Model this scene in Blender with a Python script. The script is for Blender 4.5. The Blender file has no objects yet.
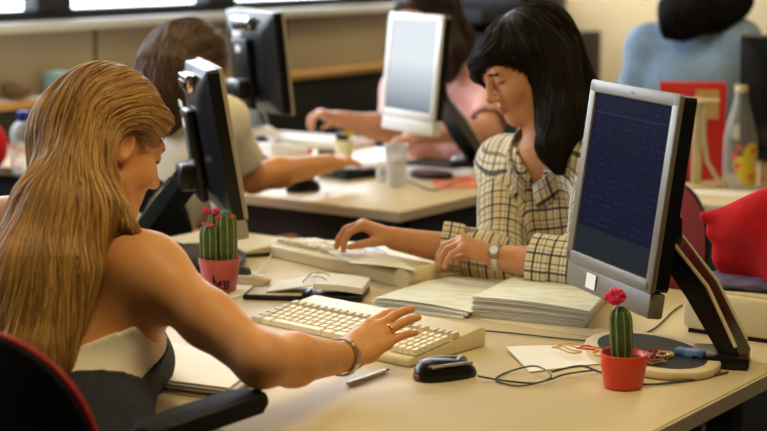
import bpy, bmesh, math, random
import numpy as np
from mathutils import Vector, Matrix
random.seed(7); RNG = np.random.default_rng(11)
scene = bpy.context.scene
COL = scene.collection
R_ = math.radians
# ------------------------------------------------------------------ camera maths
FPX, CX, CY, PITCH, CAMH = 1680.0, 383.5, 215.5, R_(9.3), 1.47
DESK = 0.74
AX = np.array([math.sin(R_(36)), math.cos(R_(36)), 0.0])     # across the desks, away from the viewer
BX = np.array([-AX[1], AX[0], 0.0])                          # along the desk fronts, to the left
YAW = R_(-36)
def ray(px, py):
    x = (px - CX) / FPX; y = -(py - CY) / FPX
    return np.array([x, math.cos(PITCH) + y * math.sin(PITCH), -math.sin(PITCH) + y * math.cos(PITCH)])
def P(px, py, Y):            # world point seen at (px,py) standing at ground distance Y
    r = ray(px, py); t = Y / r[1]
    return np.array([r[0] * t, Y, CAMH + r[2] * t])
def Z(px, py, z=DESK):       # world point seen at (px,py) on the level z
    r = ray(px, py); t = (z - CAMH) / r[2]
    return np.array([r[0] * t, r[1] * t, z])
def W(a, b, z=0.0):
    v = AX * a + BX * b; return np.array([v[0], v[1], z])
def nrm(v):
    v = np.asarray(v, float); return v / (np.linalg.norm(v) + 1e-12)
# ------------------------------------------------------------------ materials
MATS = {}
def mat(name, col, rough=0.5, metal=0.0, var=0.0, scale=20.0, bump=0.0, bscale=200.0, spec=0.5, sss=0.0, trans=0.0, coat=0.0, emit=None, estr=0.0, ior=1.45):
    m = bpy.data.materials.new(name); m.use_nodes = True
    nt = m.node_tree; b = nt.nodes['Principled BSDF']
    b.inputs['Base Color'].default_value = (*col, 1)
    b.inputs['Roughness'].default_value = rough
    b.inputs['Metallic'].default_value = metal
    b.inputs['Specular IOR Level'].default_value = spec
    b.inputs['IOR'].default_value = ior
    if sss: 
        b.inputs['Subsurface Weight'].default_value = sss
        b.inputs['Subsurface Radius'].default_value = (1.0, 0.35, 0.2)
        b.inputs['Subsurface Scale'].default_value = 0.006
    if trans: b.inputs['Transmission Weight'].default_value = trans
    if coat: b.inputs['Coat Weight'].default_value = coat
    if emit is not None:
        b.inputs['Emission Color'].default_value = (*emit, 1); b.inputs['Emission Strength'].default_value = estr
    tc = None
    if var or bump:
        tc = nt.nodes.new('ShaderNodeTexCoord')
    if var:
        n = nt.nodes.new('ShaderNodeTexNoise'); n.inputs['Scale'].default_value = scale; n.inputs['Detail'].default_value = 4
        nt.links.new(tc.outputs['Object'], n.inputs['Vector'])
        mr = nt.nodes.new('ShaderNodeMapRange'); mr.inputs['From Min'].default_value = .3; mr.inputs['From Max'].default_value = .7
        mr.inputs['To Min'].default_value = 1 - var; mr.inputs['To Max'].default_value = 1 + var
        nt.links.new(n.outputs['Fac'], mr.inputs['Value'])
        mx = nt.nodes.new('ShaderNodeVectorMath'); mx.operation = 'SCALE'
        mx.inputs[0].default_value = col
        nt.links.new(mr.outputs['Result'], mx.inputs['Scale'])
        nt.links.new(mx.outputs[0], b.inputs['Base Color'])
    if bump:
        n2 = nt.nodes.new('ShaderNodeTexNoise'); n2.inputs['Scale'].default_value = bscale; n2.inputs['Detail'].default_value = 3
        nt.links.new(tc.outputs['Object'], n2.inputs['Vector'])
        bp = nt.nodes.new('ShaderNodeBump'); bp.inputs['Strength'].default_value = bump; bp.inputs['Distance'].default_value = 0.002
        nt.links.new(n2.outputs['Fac'], bp.inputs['Height']); nt.links.new(bp.outputs['Normal'], b.inputs['Normal'])
    MATS[name] = m
    return m
# ------------------------------------------------------------------ mesh builder
class MB:
    def __init__(s): s.bm = bmesh.new()
    def _tag(s, faces, mi):
        for f in faces: f.material_index = mi; f.smooth = True
    def box(s, c, size, R=None, bev=0.0, seg=2, mi=0):
        n0 = len(s.bm.faces)
        tmp = bmesh.new(); bmesh.ops.create_cube(tmp, size=1.0)
        for v in tmp.verts: v.co = Vector((v.co.x * size[0], v.co.y * size[1], v.co.z * size[2]))
        if bev:
            bmesh.ops.bevel(tmp, geom=list(tmp.edges), offset=min(bev, min(size) * .49), segments=seg, profile=.5, affect='EDGES')
        M = Matrix.Translation(Vector(c)) @ (R.to_4x4() if R is not None else Matrix())
        s._join(tmp, M, mi); return s
    def _join(s, tmp, M, mi, smooth=True):
        mp = {}
        for v in tmp.verts: mp[v] = s.bm.verts.new(M @ v.co)
        for f in tmp.faces:
            try:
                nf = s.bm.faces.new([mp[v] for v in f.verts]); nf.material_index = mi; nf.smooth = smooth
            except ValueError: pass
        tmp.free()
    def poly(s, verts, faces, mi=0, smooth=True):
        vs = [s.bm.verts.new(Vector(v)) for v in verts]
        for f in faces:
            try:
                nf = s.bm.faces.new([vs[i] for i in f]); nf.material_index = mi; nf.smooth = smooth
            except ValueError: pass
        return s
    def tube(s, pts, r, n=8, mi=0, cap=True, closed=False, flat=None):
        pts = [np.asarray(p, float) for p in pts]; N = len(pts)
        rr = r if hasattr(r, '__len__') else [r] * N
        prev = None; rings = []
        for i in range(N):
            if closed: t = nrm(pts[(i + 1) % N] - pts[(i - 1) % N])
            else: t = nrm(pts[min(i + 1, N - 1)] - pts[max(i - 1, 0)])
            if prev is None:
                h = np.array([0, 0, 1.0]) if abs(t[2]) < .9 else np.array([1.0, 0, 0])
                u = nrm(np.cross(t, h))
            else: u = nrm(prev - t * np.dot(prev, t))
            v = np.cross(t, u); prev = u
            fx, fy = flat if flat else (1, 1)
            rings.append([s.bm.verts.new(Vector(pts[i] + rr[i] * (fx * math.cos(2 * math.pi * k / n) * u + fy * math.sin(2 * math.pi * k / n) * v))) for k in range(n)])
        fs = []
        for i in range(N if closed else N - 1):
            a, b = rings[i], rings[(i + 1) % N]
            for k in range(n): fs.append(s.bm.faces.new([a[k], a[(k + 1) % n], b[(k + 1) % n], b[k]]))
        if cap and not closed:
            fs.append(s.bm.faces.new(rings[0][::-1])); fs.append(s.bm.faces.new(rings[-1]))
        s._tag(fs, mi); return s
    def lathe(s, prof, n=24, c=(0, 0, 0), mi=0, capb=True, capt=False, R=None, sx=1, sy=1):
        rings = []
        for (r, z) in prof:
            ring = []
            for k in range(n):
                a = 2 * math.pi * k / n
                p = Vector((r * sx * math.cos(a), r * sy * math.sin(a), z))
                if R is not None: p = R @ p
                ring.append(s.bm.verts.new(p + Vector(c)))
            rings.append(ring)
        fs = []
        for i in range(len(rings) - 1):
            for k in range(n): fs.append(s.bm.faces.new([rings[i][k], rings[i][(k + 1) % n], rings[i + 1][(k + 1) % n], rings[i + 1][k]]))
        if capb: fs.append(s.bm.faces.new(rings[0][::-1]))
        if capt: fs.append(s.bm.faces.new(rings[-1]))
        s._tag(fs, mi); return s
    def prism(s, outline, z0, z1, mi=0, bev=0.0, M=None):      # outline of (x,y), counter-clockwise
        tmp = bmesh.new()
        lo = [tmp.verts.new((x, y, z0)) for x, y in outline]; hi = [tmp.verts.new((x, y, z1)) for x, y in outline]
        n = len(outline)
        tmp.faces.new(lo[::-1]); tmp.faces.new(hi)
        for k in range(n): tmp.faces.new([lo[k], lo[(k + 1) % n], hi[(k + 1) % n], hi[k]])
        if bev:
            bmesh.ops.bevel(tmp, geom=list(tmp.edges), offset=bev, segments=2, profile=.5, affect='EDGES')
        s._join(tmp, M if M is not None else Matrix(), mi); return s
    def ball(s, c, r, n=12, mi=0, R=None):
        r = r if hasattr(r, '__len__') else (r, r, r)
        tmp = bmesh.new(); bmesh.ops.create_uvsphere(tmp, u_segments=n, v_segments=max(6, n * 2 // 3), radius=1)
        for v in tmp.verts:
            p = Vector((v.co.x * r[0], v.co.y * r[1], v.co.z * r[2])); v.co = (R @ p) if R is not None else p
        s._join(tmp, Matrix.Translation(Vector(c)), mi); return s
    def grid(s, fn, nu, nv, mi=0, thick=0.0):               # fn(u,v)->point ; optional downward thickness
        vs = [[s.bm.verts.new(Vector(fn(i / nu, j / nv))) for j in range(nv + 1)] for i in range(nu + 1)]
        fs = [s.bm.faces.new([vs[i][j], vs[i + 1][j], vs[i + 1][j + 1], vs[i][j + 1]]) for i in range(nu) for j in range(nv)]
        if thick:
            lo = [[s.bm.verts.new(v.co - Vector((0, 0, thick))) for v in row] for row in vs]
            fs += [s.bm.faces.new([lo[i][j + 1], lo[i + 1][j + 1], lo[i + 1][j], lo[i][j]]) for i in range(nu) for j in range(nv)]
            for i in range(nu):
                fs.append(s.bm.faces.new([vs[i + 1][0], vs[i][0], lo[i][0], lo[i + 1][0]])); fs.append(s.bm.faces.new([vs[i][nv], vs[i + 1][nv], lo[i + 1][nv], lo[i][nv]]))
            for j in range(nv):
                fs.append(s.bm.faces.new([vs[0][j], vs[0][j + 1], lo[0][j + 1], lo[0][j]])); fs.append(s.bm.faces.new([vs[nu][j + 1], vs[nu][j], lo[nu][j], lo[nu][j + 1]]))
        s._tag(fs, mi); return s
def obj(name, mb, mats, parent=None, loc=(0, 0, 0), rotz=0.0, angle=40, fix=True):
    me = bpy.data.meshes.new(name)
    if fix: bmesh.ops.recalc_face_normals(mb.bm, faces=list(mb.bm.faces))
    mb.bm.to_mesh(me); mb.bm.free()
    for m in (mats if isinstance(mats, (list, tuple)) else [mats]): me.materials.append(m)
    try: me.set_sharp_from_angle(angle=R_(angle))
    except Exception: pass
    o = bpy.data.objects.new(name, me); COL.objects.link(o)
    o.location = loc; o.rotation_euler = (0, 0, rotz)
    if parent: o.parent = parent
    return o
def tag(o, label, cat, group=None, kind=None):
    o['label'] = label; o['category'] = cat
    if group: o['group'] = group
    if kind: o['kind'] = kind
    return o
def thing(name, label, cat, loc=(0, 0, 0), rotz=0.0, group=None):
    o = bpy.data.objects.new(name, None); COL.objects.link(o); o.empty_display_size = .05
    o.location = loc; o.rotation_euler = (0, 0, rotz)
    return tag(o, label, cat, group)
def struct(name, mb, m, **k):
    o = obj(name, mb, m, **k); o['kind'] = 'structure'; return o
def dup(o, loc=None, rotz=None, parent=None):
    c = o.copy(); COL.objects.link(c)
    if parent is not None: c.parent = parent
    if loc is not None: c.location = loc
    if rotz is not None: c.rotation_euler = (0, 0, rotz)
    for ch in list(o.children): dup(ch, parent=c)
    return c
# ------------------------------------------------------------------ implicit bodies
def smin(a, b, k):
    h = np.clip(.5 + .5 * (b - a) / k, 0, 1)
    return b * (1 - h) + a * h - k * h * (1 - h)
class Prim:
    def __init__(s, f, lo, hi, k=.02, op=1, R=None, C=None, S=1.0):
        s.f, s.k, s.op, s.S = f, k, op, S
        s.R = np.eye(3) if R is None else R; s.C = np.zeros(3) if C is None else np.asarray(C, float)
        cs = np.array([[(lo, hi)[i][0], (lo, hi)[j][1], (lo, hi)[l][2]] for i in (0, 1) for j in (0, 1) for l in (0, 1)])
        w = (cs * S) @ s.R.T + s.C
        s.lo, s.hi = w.min(0), w.max(0)
    def ev(s, x, y, z):
        x = x - s.C[0]; y = y - s.C[1]; z = z - s.C[2]; R = s.R
        lx = (x * R[0, 0] + y * R[1, 0] + z * R[2, 0]) / s.S
        ly = (x * R[0, 1] + y * R[1, 1] + z * R[2, 1]) / s.S
        lz = (x * R[0, 2] + y * R[1, 2] + z * R[2, 2]) / s.S
        return s.f(lx, ly, lz) * s.S
def cone(p, q, r1, r2, k=.02, op=1, **T):
    p = np.asarray(p, float); q = np.asarray(q, float); d = q - p; L2 = max(float(d @ d), 1e-9)
    def f(x, y, z):
        x = x - p[0]; y = y - p[1]; z = z - p[2]
        t = np.clip((x * d[0] + y * d[1] + z * d[2]) / L2, 0, 1)
        return np.sqrt((x - t * d[0]) ** 2 + (y - t * d[1]) ** 2 + (z - t * d[2]) ** 2) - (r1 + (r2 - r1) * t)
    r = max(r1, r2)
    return Prim(f, np.minimum(p, q) - r, np.maximum(p, q) + r, k, op, **T)
def ell(c, r, k=.02, op=1, E=None, **T):
    c = np.asarray(c, float); r = np.asarray(r, float)
    E = np.eye(3) if E is None else E          # columns: own axes
    def f(x, y, z):
        x = x - c[0]; y = y - c[1]; z = z - c[2]
        a = (x * E[0, 0] + y * E[1, 0] + z * E[2, 0]) / r[0]
        b = (x * E[0, 1] + y * E[1, 1] + z * E[2, 1]) / r[1]
        g = (x * E[0, 2] + y * E[1, 2] + z * E[2, 2]) / r[2]
        k0 = np.sqrt(a * a + b * b + g * g) + 1e-9
        k1 = np.sqrt((a / r[0]) ** 2 + (b / r[1]) ** 2 + (g / r[2]) ** 2) + 1e-9
        return k0 * (k0 - 1) / k1
    m = r.max() if not np.allclose(E, np.eye(3)) else r
    return Prim(f, c - m, c + m, k, op, **T)
def chain(pts, rad, k=.02):
    return [cone(pts[i], pts[i + 1], rad[i], rad[i + 1], k) for i in range(len(pts) - 1)]
def sdf_pts(prims, Pn, infl=0.0):
    D = np.full(len(Pn), 1.0)
    x, y, z = Pn[:, 0], Pn[:, 1], Pn[:, 2]
    for p in prims:
        m = np.all((Pn > p.lo - .08) & (Pn < p.hi + .08), axis=1)
        if not m.any(): continue
        d = p.ev(x[m], y[m], z[m])
        D[m] = smin(D[m], d, p.k) if p.op > 0 else -smin(-D[m], d, p.k)
    return D - infl
def sdf_grid(prims, lo, hi, h, infl=0.0, noise=None):
    lo = np.asarray(lo, float); hi = np.asarray(hi, float)
    n = np.maximum(np.ceil((hi - lo) / h).astype(int) + 1, 4)
    ax = [lo[i] + h * np.arange(n[i]) for i in range(3)]
    D = np.full(n, 1.0, np.float32)
    for p in prims:
        mg = p.k + 3 * h + max(infl, 0) + .012
        i0 = np.clip(np.floor((p.lo - mg - lo) / h).astype(int), 0, n); i1 = np.clip(np.ceil((p.hi + mg - lo) / h).astype(int) + 1, 0, n)
        if np.any(i1 <= i0): continue
        sl = tuple(slice(i0[i], i1[i]) for i in range(3))
        x = ax[0][sl[0]][:, None, None]; y = ax[1][sl[1]][None, :, None]; z = ax[2][sl[2]][None, None, :]
        d = p.ev(x, y, z).astype(np.float32)
        D[sl] = smin(D[sl], d, p.k) if p.op > 0 else -smin(-D[sl], d, p.k)
    D -= infl
    if noise is not None:
        D += noise(ax[0][:, None, None], ax[1][None, :, None], ax[2][None, None, :]).astype(np.float32)
    return D, lo, h
def nets(D, lo, h):
    s = D < 0
    c = np.zeros(tuple(np.array(D.shape) - 1), np.int8)
    sl = lambda d, a: tuple(slice(d[i], d[i] + a[i]) for i in range(3))
    n = np.array(D.shape) - 1
    offs = [(i, j, l) for i in (0, 1) for j in (0, 1) for l in (0, 1)]
    for o in offs: c += s[sl(o, n)]
    act = (c > 0) & (c < 8)
    idx = np.argwhere(act)
    vid = np.full(act.shape, -1, np.int64); vid[act] = np.arange(len(idx))
    acc = np.zeros((len(idx), 3)); cnt = np.zeros(len(idx))
    def val(o): return D[idx[:, 0] + o[0], idx[:, 1] + o[1], idx[:, 2] + o[2]]
    V = {o: val(o).astype(np.float64) for o in offs}
    for o in offs:
        for a in range(3):
            if o[a] == 0:
                q = list(o); q[a] = 1; q = tuple(q)
                va, vb = V[o], V[q]; m = (va < 0) != (vb < 0)
                t = np.where(m, va / np.where(m, va - vb, 1), 0)
                pt = np.tile(np.array(o, float), (len(idx), 1)); pt[:, a] = t
                acc[m] += pt[m]; cnt[m] += 1
    verts = lo + h * (idx + acc / np.maximum(cnt, 1)[:, None])
    faces = []
    for a in range(3):
        b, cc = (a + 1) % 3, (a + 2) % 3
        d0 = [slice(None)] * 3; d1 = [slice(None)] * 3
        d0[a] = slice(0, -1); d1[a] = slice(1, None)
        s0, s1 = s[tuple(d0)], s[tuple(d1)]
        e = np.argwhere(s0 != s1)
        e = e[(e[:, b] > 0) & (e[:, cc] > 0) & (e[:, b] < D.shape[b] - 1) & (e[:, cc] < D.shape[cc] - 1)]
        if not len(e): continue
        def g(db, dc):
            q = e.copy(); q[:, b] -= db; q[:, cc] -= dc
            return vid[q[:, 0], q[:, 1], q[:, 2]]
        quad = np.stack([g(1, 1), g(0, 1), g(0, 0), g(1, 0)], 1)
        ins = s0[tuple(e.T)]
        quad[~ins] = quad[~ins][:, ::-1]
        faces.append(quad)
    F = np.concatenate(faces) if faces else np.zeros((0, 4), int)
    F = F[(F >= 0).all(1)]
    return verts, F
def compact(V, F, extra=None):
    used = np.zeros(len(V), bool); used[F.ravel()] = True
    mp = np.cumsum(used) - 1
    return V[used], mp[F]
def cat(parts):
    Vs, Fs, n = [], [], 0
    for V, F in parts: Vs.append(V); Fs.append(F + n); n += len(V)
    return np.concatenate(Vs), np.concatenate(Fs)
def smooth_mesh(V, F, it=2, lam=.5):
    for _ in range(it):
        acc = np.zeros_like(V); cnt = np.zeros(len(V))
        for i in range(4):
            j = (i + 1) % 4
            np.add.at(acc, F[:, i], V[F[:, j]]); np.add.at(cnt, F[:, i], 1)
            np.add.at(acc, F[:, j], V[F[:, i]]); np.add.at(cnt, F[:, j], 1)
        V = V + lam * (acc / np.maximum(cnt, 1)[:, None] - V)
    return V
def npmesh(name, V, F, mats, parent=None, base=(0, 0, 0), mi=None, attr=None):
    me = bpy.data.meshes.new(name)
    V = V - np.asarray(base); k = F.shape[1]
    me.vertices.add(len(V)); me.vertices.foreach_set('co', V.astype(np.float32).ravel())
    me.loops.add(F.size); me.loops.foreach_set('vertex_index', F.astype(np.int32).ravel())
    me.polygons.add(len(F)); me.polygons.foreach_set('loop_start', (np.arange(len(F)) * k).astype(np.int32))
    try: me.polygons.foreach_set('loop_total', np.full(len(F), k, np.int32))
    except Exception: pass
    for m in (mats if isinstance(mats, (list, tuple)) else [mats]): me.materials.append(m)
    if mi is not None: me.polygons.foreach_set('material_index', mi.astype(np.int32))
    me.polygons.foreach_set('use_smooth', np.ones(len(F), bool))
    if attr:
        for nm, dat in attr.items():
            at = me.attributes.new(nm, 'FLOAT_VECTOR', 'POINT'); at.data.foreach_set('vector', dat.astype(np.float32).ravel())
    me.update(calc_edges=True); me.validate()
    o = bpy.data.objects.new(name, me); COL.objects.link(o)
    if parent: o.parent = parent
    return o
def region(prims, lo, hi, h, infl=0.0, noise=None, sm=1):
    V, F = nets(*sdf_grid(prims, lo, hi, h, infl, noise))
    if sm and len(F): V = smooth_mesh(V, F, sm, .4)
    return V, F
def bounds(prims, mg=.03):
    return np.min([p.lo for p in prims if p.op > 0], 0) - mg, np.max([p.hi for p in prims if p.op > 0], 0) + mg
# ------------------------------------------------------------------ anatomy
def frame(f, pitch=0.0, roll=0.0):
    f = nrm([f[0], f[1], 0]); p = R_(pitch)
    fwd = np.array([f[0] * math.cos(p), f[1] * math.cos(p), -math.sin(p)])
    rt = np.array([f[1], -f[0], 0.0]); up = np.cross(rt, fwd)
    if roll:
        c, s_ = math.cos(R_(roll)), math.sin(R_(roll)); rt, up = rt * c + up * s_, up * c - rt * s_
    return np.stack([rt, fwd, up], 1)
class Head:
    def __init__(s, C, f, pitch, roll=0, S=.9):
        s.C = np.asarray(C, float); s.R = frame(f, pitch, roll); s.S = S
    def w(s, p): return s.C + s.R @ (np.asarray(p, float) * s.S)
    def loc(s, V): return ((V - s.C) @ s.R) / s.S
    def prims(s, fine=True):
        T = dict(R=s.R, C=s.C, S=s.S); L = []
        L.append(ell((0, -.012, .042), (.073, .093, .079), .01, **T))
        L.append(ell((0, .026, -.02), (.062, .062, .082), .03, **T))
        for q in (-1, 1):
            L.append(cone((q * .052, .01, -.052), (q * .018, .07, -.098), .020, .0155, .028, **T))
            L.append(ell((q * .037, .062, -.026), (.026, .024, .026), .025, **T))
        L.append(ell((0, .079, -.098), (.021, .017, .017), .02, **T))
        L.append(ell((0, .07, -.062), (.03, .026, .024), .02, **T))
        L.append(cone((-.034, .078, .031), (.034, .078, .031), .013, .013, .02, **T))
        if fine:
            for q in (-1, 1):
                L.append(ell((q * .032, .096, .012), (.016, .014, .011), .012, -1, **T))
                L.append(ell((q * .032, .078, .012), (.0145, .0135, .0125), .003, **T))
            L.append(cone((0, .091, .018), (0, .112, -.022), .0075, .0095, .011, **T))
            L.append(ell((0, .112, -.026), (.0105, .0105, .0095), .008, **T))
            for q in (-1, 1):
                L.append(ell((q * .0125, .100, -.030), (.0075, .011, .0075), .006, **T))
            L.append(cone((-.019, .086, -.0585), (0, .0965, -.0555), .0038, .0058, .005, **T))
            L.append(cone((.019, .086, -.0585), (0, .0965, -.0555), .0038, .0058, .005, **T))
            L.append(cone((-.017, .086, -.0655), (0, .0955, -.0675), .0038, .0062, .005, **T))
            L.append(cone((.017, .086, -.0655), (0, .0955, -.0675), .0038, .0062, .005, **T))
        for q in (-1, 1):
            c_, s_ = math.cos(R_(22)), math.sin(R_(22))
            E = np.array([[c_, q * s_, 0], [-q * s_, c_, 0], [0, 0, 1.0]])
            L.append(ell((q * .078, -.012, .0), (.0075, .019, .031), .006, E=E, **T))
            L.append(ell((q * .088, -.008, .003), (.008, .010, .019), .004, -1, E=E, **T))
        return L
def hand(Wp, d, n, thumb, side, sc=1.0, curls=None, splay=(3, 1, -2, -6), thcurl=(25, 20, 20)):
    """side=+1 right hand, -1 left hand; thumb = rough direction towards the thumb."""
    d = nrm(d); s = np.asarray(thumb, float); s = nrm(s - d * (s @ d))
    n = np.cross(d, s) * side
    L = []; tips = []
    lat = [.027, .009, -.009, -.026]; fw = [.083, .086, .081, .073]; hh = [0, .003, .001, -.004]
    ln = [(.040, .023, .020), (.044, .027, .021), (.040, .025, .021), (.031, .019, .018)]
    rd = [.0088, .0090, .0086, .0075]
    curls = curls or [(10, 15, 10)] * 4
    Wp = np.asarray(Wp, float)
    for i in range(4):
        b = Wp + (s * lat[i] * .55 + d * .008) * sc
        kn = Wp + (s * lat[i] + d * fw[i] + n * hh[i]) * sc
        L.append(cone(b, kn - n * .001, .0150 * sc, .0112 * sc, .014))
        if i < 3:
            kn2 = Wp + (s * lat[i + 1] + d * fw[i + 1] + n * hh[i + 1]) * sc
            L.append(cone((b + kn) / 2 - n * .004, (Wp + s * lat[i + 1] * .8 * sc + kn2) / 2 - n * .004, .0125 * sc, .0125 * sc, .012))
    for i in range(4):
        kn = Wp + (s * lat[i] + d * fw[i] + n * hh[i]) * sc
        a = 0; p = kn; r = rd[i] * sc
        sp = R_(splay[i]); dd = nrm(d * math.cos(sp) + s * math.sin(sp))
        for j in range(3):
            a += R_(curls[i][j]); dr = dd * math.cos(a) - n * math.sin(a)
            q = p + dr * ln[i][j] * sc
            L.append(cone(p, q, r * (1.12 if j == 0 else 1.04), r * .93, .006 if j == 0 else .003)); r *= .93; p = q
        tips.append((p, dr, n * math.cos(a) + dd * math.sin(a), r))
    b = Wp + (s * .018 + d * .018 - n * .006) * sc; a = R_(38); p = b; r = .0145 * sc
    for j, l in enumerate((.042, .031, .026)):
        a2 = a - R_(sum(thcurl[:j + 1]) - thcurl[0]) * .6
        dr = nrm(d * math.cos(a2) + s * math.sin(a2) - n * math.sin(R_(thcurl[0] + 8 * j)))
        q = p + dr * l * sc
        L.append(cone(p, q, r, r * .80, .010 if j == 0 else .004)); r *= .80; p = q
    tips.append((p, dr, n, r))
    return L, tips, (d, s, n)
def limb(pts, rad, k=.02, bulge=None):
    L = chain(pts, rad, k)
    return L
def torso(hip, chest, rt, LS, RS, neck, headbase, bust=.0, wide=1.0, deep=1.0):
    rt = nrm(rt); up = nrm(np.asarray(chest) - hip); rt = nrm(rt - up * (rt @ up)); fwd = np.cross(up, rt)
    E = np.stack([rt, fwd, up], 1); hip = np.asarray(hip); chest = np.asarray(chest)
    L = [ell(hip, np.array([.170 * wide, .125 * deep, .13]), .03, E=E),
         ell(hip * .5 + chest * .5, np.array([.132 * wide, .100 * deep, .17]), .06, E=E),
         ell(chest, np.array([.148 * wide, .105 * deep, .165]), .05, E=E)]
    L.append(cone(LS, RS, .046, .046, .05))
    for S in (LS, RS):
        L.append(cone(np.asarray(neck) - up * .02, S, .046, .040, .05))
        L.append(cone(np.asarray(S) - up * .02, chest + (np.asarray(S) - (np.asarray(LS) + RS) / 2) * .55, .05, .07, .05))
    if bust:
        for q in (-1, 1):
            L.append(ell(chest + rt * q * .068 + fwd * .085 * deep + up * -.01, np.array([.062, .055, .062]) * bust, .035, E=E))
    L.append(cone(neck, headbase, .052, .046, .02))
    return L, E
def legs(hip, rt, kneeL, kneeR, footL, footR):
    L = []
    for kn, ft, q in ((kneeL, footL, -1), (kneeR, footR, 1)):
        h = np.asarray(hip) + nrm(rt) * q * .085
        L += [cone(h, kn, .085, .062, .03), cone(kn, ft, .060, .040, .02)]
    return L
def face_mats(head, V, F, hz=True):
    c = head.loc(V[F].mean(1)); mi = np.zeros(len(F), int)
    x, y, z = c.T; ax = np.abs(x)
    lip = (ax < .022) & (y > .082) & (z > -.0735 + .15 * ax) & (z < -.0525 - .25 * ax)
    mi[lip] = 1
    br = (ax > .013) & (ax < .048) & (y > .05) & (z > .0285 - .1 * np.abs(ax - .03)) & (z < .0355 - .12 * np.abs(ax - .03))
    mi[br] = 2
    ls = (np.abs(ax - .032) < .0145) & (y > .075) & (z > .0035 - 6 * (ax - .032) ** 2 * 0) & (z < .0068)
    mi[ls] = 2
    return mi
def make_person(name, label, base, prims, head, hands, mats, h=.005, hh=.0028, fh=.0024, fine=True, crop=None, group=None):
    """body = one skin mesh, refined at head and hands"""
    lo, hi = bounds(prims)
    if crop is not None: lo = np.maximum(lo, crop)
    V, F = region(prims, lo, hi, h)
    parts = []; mis = []
    zones = []
    if fine: zones.append((head.C, .165, fh))
    for (Wp, d, tips) in hands:
        c = Wp + nrm(d) * .08; zones.append((c, .118, hh))
    cen = V[F].mean(1); keep = np.ones(len(F), bool)
    for c, r, _ in zones: keep &= (np.linalg.norm(cen - c, axis=1) > r - h)
    V0, F0 = compact(V, F[keep]); parts.append((V0, F0)); mis.append(np.zeros(len(F0), int))
    for i, (c, r, hz) in enumerate(zones):
        v, f = region(prims, c - r - .01, c + r + .01, hz)
        cc = v[f].mean(1); f = f[np.linalg.norm(cc - c, axis=1) < r]
        v, f = compact(v, f)
        mis.append(face_mats(head, v, f) if (fine and i == 0) else np.zeros(len(f), int)); parts.append((v, f))
    V, F = cat(parts)
    o = npmesh(name, V, F, mats, None, base, np.concatenate(mis))
    o.location = base
    tag(o, label, 'person', group)
    return o
def garment(name, prims, base, parent, mats, infl, keep, h=.005, noise=None, attr=None, mi=None, crop=None, thick=.0, clip=None):
    lo, hi = bounds(prims, .03 + infl)
    if crop is not None: lo = np.maximum(lo, crop[0]); hi = np.minimum(hi, crop[1])
    D, lo, h = sdf_grid(prims, lo, hi, h, infl, noise)
    if clip is not None:
        n = D.shape; X = [lo[i] + h * np.arange(n[i]) for i in range(3)]
        pts = np.stack(np.meshgrid(*X, indexing='ij'), -1).reshape(-1, 3); nearm = np.abs(D.ravel()) < .04
        C = np.full(D.size, -1.0); C[nearm] = clip(pts[nearm]); D = np.maximum(D, C.reshape(n))
    V, F = nets(D, lo, h); V = smooth_mesh(V, F, 1, .4)
    m = keep(V[F].mean(1)); V, F = compact(V, F[m])
    a = attr(V) if attr else None
    o = npmesh(name, V, F, mats, parent, base, mi(V[F].mean(1)) if mi else None, a)
    if thick:
        md = o.modifiers.new('Solidify', 'SOLIDIFY'); md.thickness = thick; md.offset = -1
    return o
def wrinkle(amp, freq, dirv=(0, 0, 1), seed=0):
    r = np.random.default_rng(seed)
    W_ = [(nrm(r.normal(size=3) + np.asarray(dirv) * 1.2) * freq * r.uniform(.6, 1.6), r.uniform(0, 6.28), r.uniform(.5, 1)) for _ in range(7)]
    def f(x, y, z):
        t = 0
        for k, ph, a in W_: t = t + a * np.sin(k[0] * x + k[1] * y + k[2] * z + ph)
        return amp * t / 3
    return f
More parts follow.
